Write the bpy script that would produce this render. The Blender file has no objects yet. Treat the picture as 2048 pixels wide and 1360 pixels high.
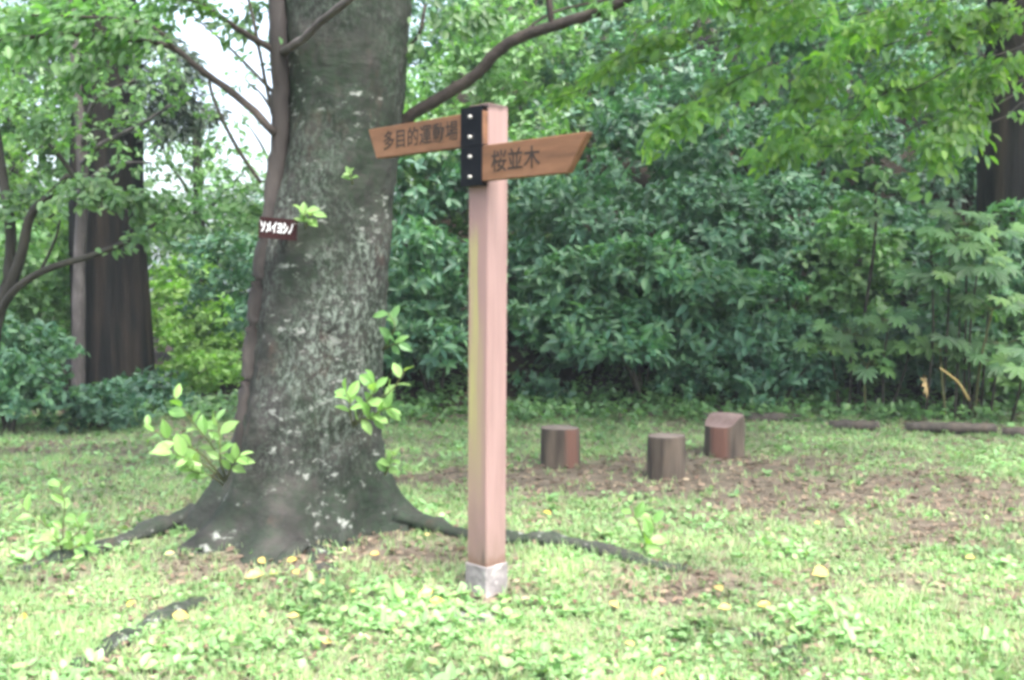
import bpy, math, random
import numpy as np
from mathutils import Vector, Matrix

# ------------------------------------------------------------------ camera, sky, sun, exposure
scene = bpy.context.scene
col = scene.collection
F = 1990.0                 # focal length in photo pixels (2048 wide)
CAMH = 1.35
PITCH = math.atan(110.0 / F)
cam_d = bpy.data.cameras.new('camera')
cam_d.sensor_width = 36.0
cam_d.lens = 36.0 * F / 2048.0
cam_d.clip_start = 0.05
cam_d.clip_end = 1500
cam_o = bpy.data.objects.new('camera', cam_d)
col.objects.link(cam_o)
cam_o.location = (0, 0, CAMH)
cam_o.rotation_euler = (math.pi / 2 - PITCH, 0, 0)
scene.camera = cam_o

SUN_EL, SUN_AZ = math.radians(64), math.radians(150)   # azimuth clockwise from +Y: behind the camera, to the right
world = bpy.data.worlds.new('World')
scene.world = world
world.use_nodes = True
wn, wl = world.node_tree.nodes, world.node_tree.links
wn.clear()
sky = wn.new('ShaderNodeTexSky')
sky.sky_type = 'NISHITA'
sky.sun_disc = False
sky.sun_elevation = SUN_EL
sky.sun_rotation = SUN_AZ
sky.air_density = 1.0
sky.dust_density = 6.0
hs = wn.new('ShaderNodeHueSaturation')          # cloud cover: the sky is white, not blue
hs.inputs['Saturation'].default_value = 0.74
bg = wn.new('ShaderNodeBackground')
bg.inputs['Strength'].default_value = 0.15
wo = wn.new('ShaderNodeOutputWorld')
wl.new(sky.outputs[0], hs.inputs['Color'])
wl.new(hs.outputs[0], bg.inputs['Color'])
wl.new(bg.outputs[0], wo.inputs['Surface'])

sun_d = bpy.data.lights.new('sun', 'SUN')
sun_d.energy = 1.5
sun_d.angle = math.radians(25)
sun_d.color = (1.0, 0.98, 0.95)
sun_o = bpy.data.objects.new('sun', sun_d)
col.objects.link(sun_o)
sd = Vector((math.sin(SUN_AZ) * math.cos(SUN_EL), math.cos(SUN_AZ) * math.cos(SUN_EL), math.sin(SUN_EL)))
sun_o.rotation_euler = sd.to_track_quat('Z', 'Y').to_euler()

vs = scene.view_settings
vs.view_transform = 'Standard'
vs.look = 'None'
vs.gamma = 1.0
vs.use_curve_mapping = False
vs.exposure = 2.45
scene.cycles.use_denoising = True
scene.cycles.max_bounces = 8
scene.cycles.transparent_max_bounces = 4
scene.cycles.pixel_filter_type = 'BLACKMAN_HARRIS'
scene.cycles.filter_width = 3.5

# ------------------------------------------------------------------ placing helpers
CP, SP = math.cos(PITCH), math.sin(PITCH)

def ray(px, py):
    u, v = (px - 1024.0) / F, (680.0 - py) / F
    return Vector((u, CP + v * SP, -SP + v * CP))

def P(px, py, Y):
    d = ray(px, py)
    k = Y / d.y
    return Vector((d.x * k, Y, CAMH + d.z * k))

def G(px, py, z=0.0):
    d = ray(px, py)
    k = (z - CAMH) / d.z
    return Vector((d.x * k, d.y * k, z))

def XatY(px, Y):
    return (px - 1024.0) / F * Y

def sstep(a, b, x):
    t = np.clip((np.asarray(x, float) - a) / (b - a), 0, 1)
    return t * t * (3 - 2 * t)

_nr = np.random.RandomState(5)
_NW = [(_nr.uniform(0, 2 * math.pi), _nr.uniform(0, 2 * math.pi), _nr.uniform(.6, 1.6), _nr.uniform(-math.pi, math.pi)) for _ in range(9)]

def snoise(x, y, s):
    """smooth wandering noise, about -1..1, features about s metres"""
    v = 0
    for i, (a, b, f, r) in enumerate(_NW):
        c, q = math.cos(r), math.sin(r)
        xx, yy = (x * c - y * q), (x * q + y * c)
        v = v + np.sin(xx * f * 4.0 / s + a + 1.3 * np.sin(yy * f * 3.1 / s + b))
    return v / 4.0

def ground_z(x, y):
    x = np.asarray(x, float); y = np.asarray(y, float)
    d = np.maximum(0, y - 10.2)
    ramp = d * d / (d + 1.2)
    hill = 0.62 * ramp * sstep(-3.4, -0.9, x)
    hill = np.minimum(hill, 9 + 0 * hill)
    hill = hill + 0.02 * snoise(x, y, 1.7) * sstep(2.0, 3.0, y)
    fr = np.exp(-(((x + 1.02) / 1.0) ** 2 + ((y - 5.2) / 0.9) ** 2))
    return hill + 0.05 * fr

# ------------------------------------------------------------------ object helpers
def tag(o, label=None, cat=None, group=None, kind=None):
    if label: o['label'] = label
    if cat: o['category'] = cat
    if group: o['group'] = group
    if kind: o['kind'] = kind
    return o

def empty(name, loc, label, cat, group=None, rz=0.0):
    o = bpy.data.objects.new(name, None)
    o.empty_display_size = 0.1
    col.objects.link(o)
    o.location = loc
    o.rotation_euler = (0, 0, rz)
    o['loc0'] = [0.0]
    del o['loc0']
    return tag(o, label, cat, group)

def link(name, me, mat, parent=None):
    o = bpy.data.objects.new(name, me)
    if mat is not None and len(me.materials) == 0:
        me.materials.append(mat)
    col.objects.link(o)
    if parent is not None:
        o.parent = parent
    return o

class MB:
    """collects vertices and faces (world or local coordinates)"""
    def __init__(s):
        s.v, s.f = [], []
    def add(s, vs_, fs_):
        n = len(s.v)
        s.v += [tuple(p) for p in vs_]
        s.f += [tuple(i + n for i in f) for f in fs_]
        return s
    def box(s, x0, x1, y0, y1, z0, z1, bev=0.0):
        if bev <= 0:
            v = [(x, y, z) for x in (x0, x1) for y in (y0, y1) for z in (z0, z1)]
            return s.add(v, [(0, 1, 3, 2), (4, 6, 7, 5), (0, 4, 5, 1), (2, 3, 7, 6), (0, 2, 6, 4), (1, 5, 7, 3)])
        b = bev
        o = [(x0 + b, y0), (x1 - b, y0), (x1, y0 + b), (x1, y1 - b), (x1 - b, y1), (x0 + b, y1), (x0, y1 - b), (x0, y0 + b)]
        i_ = [(min(max(x, x0 + b), x1 - b), min(max(y, y0 + b), y1 - b)) for x, y in o]
        v = [(x, y, z0) for x, y in o] + [(x, y, z1 - b) for x, y in o] + [(x, y, z1) for x, y in i_]
        f = []
        for k in range(8):
            m = (k + 1) % 8
            f += [(k, m, 8 + m, 8 + k), (8 + k, 8 + m, 16 + m, 16 + k)]
        f += [tuple(reversed(range(8))), tuple(range(16, 24))]
        return s.add(v, f)
    def prism(s, outline, a0, a1, put):
        """outline 2D counter-clockwise, extruded a0..a1; put(u,v,a)->xyz"""
        n = len(outline)
        v = [put(u, w, a0) for u, w in outline] + [put(u, w, a1) for u, w in outline]
        f = [tuple(reversed(range(n))), tuple(range(n, 2 * n))]
        f += [(k, (k + 1) % n, n + (k + 1) % n, n + k) for k in range(n)]
        return s.add(v, f)
    def tube(s, pts, rad, n=8, rough=0.0, seed=0, flat=1.0, caps=True):
        rnd = random.Random(seed)
        pts = [Vector(p) for p in pts]
        K = len(pts)
        if not hasattr(rad, '__len__'):
            rad = [rad] * K
        ring = []
        ref = Vector((0.13, 0.21, 1.0)).normalized()
        v = []
        for i in range(K):
            t = (pts[min(i + 1, K - 1)] - pts[max(i - 1, 0)]).normalized()
            a = t.cross(ref)
            if a.length < 0.15:
                a = t.cross(Vector((1, 0, 0)))
            a.normalize()
            b = a.cross(t).normalized()
            for k in range(n):
                th = 2 * math.pi * k / n
                r = rad[i] * (1 + rough * rnd.uniform(-1, 1))
                v.append(pts[i] + a * (math.cos(th) * r) + b * (math.sin(th) * r * flat))
        f = []
        for i in range(K - 1):
            for k in range(n):
                m = (k + 1) % n
                f.append((i * n + k, i * n + m, (i + 1) * n + m, (i + 1) * n + k))
        if caps:
            f.append(tuple(reversed(range(n))))
            f.append(tuple(range((K - 1) * n, K * n)))
        return s.add(v, f)
    def build(s, name, mat, parent=None, smooth=False, rel=None):
        v = s.v
        if rel is not None:
            v = [(p[0] - rel[0], p[1] - rel[1], p[2] - rel[2]) for p in v]
        me = bpy.data.meshes.new(name)
        me.from_pydata(v, [], s.f)
        if smooth:
            me.polygons.foreach_set('use_smooth', [True] * len(me.polygons))
        me.update()
        return link(name, me, mat, parent)

def curve_pts(ctrl, n):
    """Catmull-Rom through control points"""
    c = [Vector(p) for p in ctrl]
    c = [c[0] * 2 - c[1]] + c + [c[-1] * 2 - c[-2]]
    out = []
    segs = len(c) - 3
    for i in range(n):
        t = i / (n - 1) * segs
        k = min(int(t), segs - 1)
        u = t - k
        p0, p1, p2, p3 = c[k:k + 4]
        out.append(0.5 * ((2 * p1) + (p2 - p0) * u + (2 * p0 - 5 * p1 + 4 * p2 - p3) * u * u + (3 * p1 - p0 - 3 * p2 + p3) * u ** 3))
    return out

def taper(r0, r1, n, p=1.0):
    return [r0 + (r1 - r0) * (i / (n - 1)) ** p for i in range(n)]

# ------------------------------------------------------------------ materials
def newmat(name):
    m = bpy.data.materials.new(name)
    m.use_nodes = True
    nt = m.node_tree
    nt.nodes.clear()
    return m, nt.nodes, nt.links

def nd(n, t, **kw):
    x = n.new(t)
    for k, v in kw.items():
        if k in x.inputs: x.inputs[k].default_value = v
        else: setattr(x, k, v)
    return x

def ramp(n, stops, interp='LINEAR'):
    r = n.new('ShaderNodeValToRGB')
    r.color_ramp.interpolation = interp
    e = r.color_ramp.elements
    while len(e) > 1: e.remove(e[-1])
    e[0].position, e[0].color = stops[0][0], (*stops[0][1], 1)
    for p, c in stops[1:]:
        x = e.new(p); x.color = (*c, 1)
    return r

def leaf_mat(name, cols, rough=0.42, transl=0.35, tcol=None, spec=0.5):
    m, n, l = newmat(name)
    geo = n.new('ShaderNodeNewGeometry')
    oi = n.new('ShaderNodeObjectInfo')
    add = nd(n, 'ShaderNodeMath', operation='ADD')
    fr = nd(n, 'ShaderNodeMath', operation='FRACT')
    l.new(geo.outputs['Random Per Island'], add.inputs[0]); l.new(oi.outputs['Random'], add.inputs[1]); l.new(add.outputs[0], fr.inputs[0])
    k = len(cols)
    r = ramp(n, [(i / (k - 1), c) for i, c in enumerate(cols)])
    l.new(fr.outputs[0], r.inputs[0])
    # soft mottling between neighbouring sprays
    tc = n.new('ShaderNodeNewGeometry')
    nz = nd(n, 'ShaderNodeTexNoise', Scale=1.7, Detail=2.0)
    l.new(tc.outputs['Position'], nz.inputs['Vector'])
    mr = nd(n, 'ShaderNodeMapRange')
    mr.inputs['From Min'].default_value = 0.3; mr.inputs['From Max'].default_value = 0.7
    mr.inputs['To Min'].default_value = 0.6; mr.inputs['To Max'].default_value = 1.35
    l.new(nz.outputs['Fac'], mr.inputs['Value'])
    hsv = n.new('ShaderNodeHueSaturation')
    l.new(mr.outputs[0], hsv.inputs['Value']); l.new(r.outputs[0], hsv.inputs['Color'])
    pb = nd(n, 'ShaderNodeBsdfPrincipled', Roughness=rough)
    pb.inputs['Specular IOR Level'].default_value = spec
    l.new(hsv.outputs[0], pb.inputs['Base Color'])
    tr = n.new('ShaderNodeBsdfTranslucent')
    mul = nd(n, 'ShaderNodeMix', data_type='RGBA', blend_type='MULTIPLY')
    mul.inputs[0].default_value = 1.0
    l.new(hsv.outputs[0], mul.inputs[6])
    mul.inputs[7].default_value = (*(tcol or (1.5, 1.9, 0.7)), 1)
    l.new(mul.outputs[2], tr.inputs['Color'])
    mx = n.new('ShaderNodeMixShader'); mx.inputs[0].default_value = transl
    l.new(pb.outputs[0], mx.inputs[1]); l.new(tr.outputs[0], mx.inputs[2])
    out = n.new('ShaderNodeOutputMaterial'); l.new(mx.outputs[0], out.inputs['Surface'])
    return m

def rough_mat(name, cols, scale=6.0, stretch=(1, 1, 1), bump=0.4, rough=0.85, bscale=30.0, space='Object', detail=6.0, bdist=0.02, spec=0.3):
    m, n, l = newmat(name)
    tc = n.new('ShaderNodeTexCoord')
    mp = n.new('ShaderNodeMapping'); mp.inputs['Scale'].default_value = stretch
    l.new(tc.outputs[space], mp.inputs['Vector'])
    nz = nd(n, 'ShaderNodeTexNoise', Scale=scale, Detail=detail, Roughness=0.65)
    l.new(mp.outputs[0], nz.inputs['Vector'])
    k = len(cols)
    r = ramp(n, [(0.3 + 0.4 * i / (k - 1), c) for i, c in enumerate(cols)])
    l.new(nz.outputs['Fac'], r.inputs[0])
    b = nd(n, 'ShaderNodeTexNoise', Scale=bscale, Detail=5.0)
    l.new(mp.outputs[0], b.inputs['Vector'])
    bp = nd(n, 'ShaderNodeBump', Strength=bump, Distance=bdist)
    l.new(b.outputs['Fac'], bp.inputs['Height'])
    pb = nd(n, 'ShaderNodeBsdfPrincipled', Roughness=rough)
    pb.inputs['Specular IOR Level'].default_value = spec
    l.new(r.outputs[0], pb.inputs['Base Color']); l.new(bp.outputs[0], pb.inputs['Normal'])
    out = n.new('ShaderNodeOutputMaterial'); l.new(pb.outputs[0], out.inputs['Surface'])
    return m

M = {}
# leaves
M['aucuba'] = leaf_mat('glossy_evergreen_leaf', [(0.05, 0.135, 0.085), (0.085, 0.195, 0.11), (0.135, 0.26, 0.125), (0.06, 0.155, 0.11)], rough=0.45, transl=0.3)
M['dark'] = leaf_mat('dark_evergreen_leaf', [(0.038, 0.10, 0.068), (0.06, 0.145, 0.09), (0.095, 0.195, 0.11)], rough=0.48, transl=0.25)
M['mid'] = leaf_mat('mid_green_leaf', [(0.07, 0.15, 0.06), (0.10, 0.205, 0.08), (0.145, 0.255, 0.09)], rough=0.45, transl=0.35)
M['light'] = leaf_mat('light_green_leaf', [(0.11, 0.22, 0.06), (0.15, 0.28, 0.07), (0.20, 0.33, 0.08)], rough=0.5, transl=0.42)
M['maple'] = leaf_mat('maple_leaf', [(0.11, 0.22, 0.085), (0.155, 0.285, 0.10), (0.22, 0.35, 0.075)], rough=0.45, transl=0.5, tcol=(1.6, 2.0, 0.4))
M['fatsia'] = leaf_mat('fatsia_leaf', [(0.05, 0.12, 0.05), (0.075, 0.165, 0.055), (0.115, 0.215, 0.055)], rough=0.55, transl=0.3)
M['sprout'] = leaf_mat('young_cherry_leaf', [(0.12, 0.25, 0.07), (0.17, 0.31, 0.09), (0.23, 0.37, 0.13)], rough=0.45, transl=0.4, tcol=(1.3, 1.4, 0.5))
M['cherry'] = leaf_mat('cherry_leaf', [(0.06, 0.135, 0.055), (0.08, 0.175, 0.065), (0.115, 0.22, 0.075)], rough=0.5, transl=0.45)
M['cedar'] = leaf_mat('cedar_needle', [(0.018, 0.04, 0.026), (0.03, 0.06, 0.035), (0.045, 0.08, 0.04)], rough=0.6, transl=0.12)
M['weed'] = leaf_mat('clover_leaf', [(0.125, 0.25, 0.095), (0.175, 0.33, 0.13), (0.245, 0.39, 0.175), (0.145, 0.28, 0.10), (0.275, 0.35, 0.145)], rough=0.5, transl=0.35, tcol=(1.1, 1.4, 0.7))
M['grass'] = leaf_mat('grass_blade', [(0.14, 0.27, 0.105), (0.19, 0.34, 0.13), (0.29, 0.32, 0.17), (0.165, 0.32, 0.115), (0.34, 0.31, 0.20)], rough=0.55, transl=0.3, tcol=(1.2, 1.3, 0.6))
M['litter'] = leaf_mat('dead_leaf', [(0.07, 0.05, 0.038), (0.12, 0.09, 0.065), (0.19, 0.148, 0.105), (0.11, 0.068, 0.05), (0.27, 0.22, 0.155)], rough=0.7, transl=0.1, tcol=(1, 1, 1), spec=0.2)
M['yellow'] = leaf_mat('yellow_fallen_leaf', [(0.40, 0.27, 0.04), (0.45, 0.34, 0.09), (0.38, 0.30, 0.14)], rough=0.5, transl=0.2, tcol=(1, 1, 0.7))
M['paleleaf'] = leaf_mat('dry_tan_leaf', [(0.30, 0.22, 0.10), (0.36, 0.27, 0.13), (0.33, 0.2, 0.12)], rough=0.6, transl=0.15, tcol=(1, 1, 0.7))
M['pink'] = leaf_mat('pink_petal', [(0.65, 0.16, 0.24), (0.7, 0.22, 0.28)], rough=0.5, transl=0.3, tcol=(1, 1, 1))
# wood and stone
M['bark2'] = rough_mat('brown_bark', [(0.015, 0.014, 0.011), (0.028, 0.026, 0.021), (0.05, 0.046, 0.038)], scale=4, stretch=(1, 1, .3), bscale=22, bump=0.6)
M['barkdark'] = rough_mat('dark_cedar_bark', [(0.006, 0.007, 0.007), (0.012, 0.012, 0.012), (0.034, 0.027, 0.022)], scale=7, stretch=(1, 1, .06), bscale=12, bump=0.8, bdist=0.05, spec=0.05)
M['barkgrey'] = rough_mat('grey_bark', [(0.03, 0.027, 0.027), (0.065, 0.057, 0.056), (0.14, 0.125, 0.125)], scale=5, stretch=(1, 1, .4), bscale=25)
M['twig'] = rough_mat('twig_bark', [(0.022, 0.02, 0.014), (0.04, 0.036, 0.025)], scale=8)
M['branch'] = rough_mat('cherry_branch_bark', [(0.015, 0.012, 0.011), (0.028, 0.022, 0.019), (0.055, 0.044, 0.038)], scale=6, bscale=40, bump=0.5)
M['stemgreen'] = rough_mat('yellow_green_stem', [(0.07, 0.08, 0.03), (0.11, 0.11, 0.045)], scale=8)
M['log'] = rough_mat('weathered_log', [(0.03, 0.026, 0.022), (0.05, 0.043, 0.037), (0.085, 0.068, 0.055)], scale=5, stretch=(1, 1, .12), bscale=14, bump=0.9, bdist=0.03)
M['stone'] = rough_mat('grey_stone', [(0.10, 0.10, 0.10), (0.16, 0.155, 0.15), (0.22, 0.21, 0.2)], scale=9, bscale=30)
M['iron'] = rough_mat('black_painted_steel', [(0.003, 0.004, 0.006), (0.006, 0.007, 0.010)], scale=20, bump=0.1, rough=0.7, spec=0.08)
M['bolt'] = rough_mat('galvanised_bolt', [(0.28, 0.27, 0.25), (0.42, 0.41, 0.39)], scale=30, bump=0.05, rough=0.4, spec=0.6)
M['ink'] = rough_mat('dark_ink', [(0.010, 0.008, 0.007), (0.032, 0.021, 0.015)], scale=30, bump=0.1, rough=0.8)
M['white'] = rough_mat('white_paint', [(0.74, 0.75, 0.77), (0.84, 0.84, 0.85)], scale=30, bump=0.05, rough=0.6)
M['plate'] = rough_mat('brown_name_plate', [(0.018, 0.006, 0.007), (0.032, 0.011, 0.011)], scale=12, bump=0.1, rough=0.7, spec=0.1)

def mat_cherry_bark():
    m, n, l = newmat('lichened_cherry_bark')
    tc = n.new('ShaderNodeNewGeometry')
    pos = tc.outputs['Position']
    def noise(scale, stretch, detail=5.0, rgh=0.6):
        mp = n.new('ShaderNodeMapping'); mp.inputs['Scale'].default_value = stretch
        l.new(pos, mp.inputs['Vector'])
        z = nd(n, 'ShaderNodeTexNoise', Scale=scale, Detail=detail, Roughness=rgh)
        l.new(mp.outputs[0], z.inputs['Vector'])
        return z.outputs['Fac']
    def rng(v, a, b, c=0.0, d=1.0):
        r = nd(n, 'ShaderNodeMapRange'); r.clamp = True
        r.inputs['From Min'].default_value = a; r.inputs['From Max'].default_value = b
        r.inputs['To Min'].default_value = c; r.inputs['To Max'].default_value = d
        l.new(v, r.inputs['Value'])
        return r.outputs[0]
    def mul(a, b):
        x = nd(n, 'ShaderNodeMath', operation='MULTIPLY'); l.new(a, x.inputs[0]); l.new(b, x.inputs[1]); return x.outputs[0]
    def mixc(f, a, b):
        x = nd(n, 'ShaderNodeMix', data_type='RGBA')
        if isinstance(f, float): x.inputs[0].default_value = f
        else: l.new(f, x.inputs[0])
        for i, c in ((6, a), (7, b)):
            if isinstance(c, tuple): x.inputs[i].default_value = (*c, 1)
            else: l.new(c, x.inputs[i])
        return x.outputs[2]
    base = ramp(n, [(0.3, (0.010, 0.010, 0.009)), (0.5, (0.022, 0.021, 0.020)), (0.7, (0.045, 0.040, 0.038))])
    l.new(noise(5, (1, 1, 1.6)), base.inputs[0])
    moss = rng(noise(1.9, (1, 1, .8), 4), 0.36, 0.56)
    c = mixc(mul(moss, rng(noise(25, (1, 1, 1)), 0.35, 0.6, 0.2, 0.85)), base.outputs[0], (0.014, 0.027, 0.014))
    # pale crust lichen: small upright flecks gathered in patches
    fleck = rng(noise(34, (1.2, 1.2, .75), 5, 0.75), 0.47, 0.62)
    patch = rng(noise(1.7, (1, 1, .8), 3), 0.40, 0.60)
    sz = n.new('ShaderNodeSeparateXYZ'); l.new(pos, sz.inputs[0])
    mid = mul(rng(sz.outputs[2], .30, .75, .12, 1), rng(sz.outputs[2], 2.3, 1.5, .3, 1))       # lichen thrives at mid height, moss above and below
    patch = mul(patch, mid)
    c = mixc(mul(fleck, patch), c, (0.16, 0.195, 0.165))
    fleck2 = rng(noise(17, (1, 1, 1.6), 5), 0.58, 0.66)
    patch2 = rng(noise(1.6, (1, 1, 1.5), 2), 0.50, 0.58)
    c = mixc(mul(fleck2, patch2), c, (0.21, 0.225, 0.205))
    brown = rng(noise(3.0, (1.4, 1.4, .5), 4), 0.60, 0.70)
    c = mixc(mul(brown, rng(noise(9, (1, 1, 1)), .4, .6, 0, .6)), c, (0.085, 0.05, 0.04))
    pb = nd(n, 'ShaderNodeBsdfPrincipled', Roughness=0.85)
    pb.inputs['Specular IOR Level'].default_value = 0.25
    l.new(c, pb.inputs['Base Color'])
    h = nd(n, 'ShaderNodeMath', operation='ADD')
    l.new(noise(11, (1, 1, 2.2), 6), h.inputs[0]); l.new(mul(fleck, patch), h.inputs[1])
    bp = nd(n, 'ShaderNodeBump', Strength=0.6, Distance=0.02)
    l.new(h.outputs[0], bp.inputs['Height']); l.new(bp.outputs[0], pb.inputs['Normal'])
    o = n.new('ShaderNodeOutputMaterial'); l.new(pb.outputs[0], o.inputs['Surface'])
    return m
M['bark'] = mat_cherry_bark()

def mat_sidestem():
    """brown side stem with raw orange wounds"""
    m, n, l = newmat('wounded_stem_bark')
    g = n.new('ShaderNodeNewGeometry')
    mp = n.new('ShaderNodeMapping'); mp.inputs['Scale'].default_value = (1, 1, .35)
    l.new(g.outputs['Position'], mp.inputs['Vector'])
    z = nd(n, 'ShaderNodeTexNoise', Scale=9.0, Detail=6.0)
    l.new(mp.outputs[0], z.inputs['Vector'])
    r = ramp(n, [(0.3, (0.014, 0.011, 0.010)), (0.55, (0.027, 0.022, 0.020)), (0.75, (0.055, 0.046, 0.042))])
    l.new(z.outputs['Fac'], r.inputs[0])
    z2 = nd(n, 'ShaderNodeTexNoise', Scale=4.2, Detail=5.0)
    l.new(mp.outputs[0], z2.inputs['Vector'])
    w = ramp(n, [(0.62, (0, 0, 0)), (0.68, (1, 1, 1))])
    l.new(z2.outputs['Fac'], w.inputs[0])
    mx = nd(n, 'ShaderNodeMix', data_type='RGBA')
    l.new(w.outputs[0], mx.inputs[0]); l.new(r.outputs[0], mx.inputs[6]); mx.inputs[7].default_value = (0.17, 0.06, 0.032, 1)
    pb = nd(n, 'ShaderNodeBsdfPrincipled', Roughness=0.85)
    l.new(mx.outputs[2], pb.inputs['Base Color'])
    bp = nd(n, 'ShaderNodeBump', Strength=0.6, Distance=0.01); l.new(z.outputs['Fac'], bp.inputs['Height']); l.new(bp.outputs[0], pb.inputs['Normal'])
    o = n.new('ShaderNodeOutputMaterial'); l.new(pb.outputs[0], o.inputs['Surface'])
    return m
M['sidestem'] = mat_sidestem()

def mat_ground():
    m, n, l = newmat('park_ground')
    g = n.new('ShaderNodeNewGeometry')
    def noise(s, d=6.0):
        z = nd(n, 'ShaderNodeTexNoise', Scale=s, Detail=d, Roughness=0.65); l.new(g.outputs['Position'], z.inputs['Vector']); return z.outputs['Fac']
    soil = ramp(n, [(0.3, (0.062, 0.053, 0.041)), (0.5, (0.105, 0.088, 0.068)), (0.7, (0.165, 0.138, 0.108))])
    l.new(noise(7), soil.inputs[0])
    turf = ramp(n, [(0.3, (0.085, 0.105, 0.06)), (0.5, (0.135, 0.15, 0.09)), (0.7, (0.21, 0.19, 0.135))])
    l.new(noise(14), turf.inputs[0])
    a = nd(n, 'ShaderNodeAttribute', attribute_name='cover')
    ad = nd(n, 'ShaderNodeMath', operation='ADD'); sb = nd(n, 'ShaderNodeMath', operation='SUBTRACT'); sb.inputs[1].default_value = 0.5
    l.new(noise(16, 4), sb.inputs[0]); l.new(a.outputs['Fac'], ad.inputs[0]); l.new(sb.outputs[0], ad.inputs[1])
    f = ramp(n, [(0.25, (0, 0, 0)), (0.65, (1, 1, 1))]); l.new(ad.outputs[0], f.inputs[0])
    mx = nd(n, 'ShaderNodeMix', data_type='RGBA')
    l.new(f.outputs[0], mx.inputs[0]); l.new(soil.outputs[0], mx.inputs[6]); l.new(turf.outputs[0], mx.inputs[7])
    hum = ramp(n, [(0.3, (0.008, 0.007, 0.005)), (0.5, (0.018, 0.014, 0.010)), (0.7, (0.036, 0.027, 0.019))])   # leaf mould under the trees
    l.new(noise(9), hum.inputs[0])
    ah = nd(n, 'ShaderNodeAttribute', attribute_name='humus')
    mh = nd(n, 'ShaderNodeMix', data_type='RGBA')
    l.new(ah.outputs['Fac'], mh.inputs[0]); l.new(mx.outputs[2], mh.inputs[6]); l.new(hum.outputs[0], mh.inputs[7])
    mx = mh
    pb = nd(n, 'ShaderNodeBsdfPrincipled', Roughness=0.95)
    pb.inputs['Specular IOR Level'].default_value = 0.15
    l.new(mx.outputs[2], pb.inputs['Base Color'])
    bp = nd(n, 'ShaderNodeBump', Strength=0.8, Distance=0.03); l.new(noise(38), bp.inputs['Height']); l.new(bp.outputs[0], pb.inputs['Normal'])
    o = n.new('ShaderNodeOutputMaterial'); l.new(pb.outputs[0], o.inputs['Surface'])
    return m
M['ground'] = mat_ground()

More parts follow.
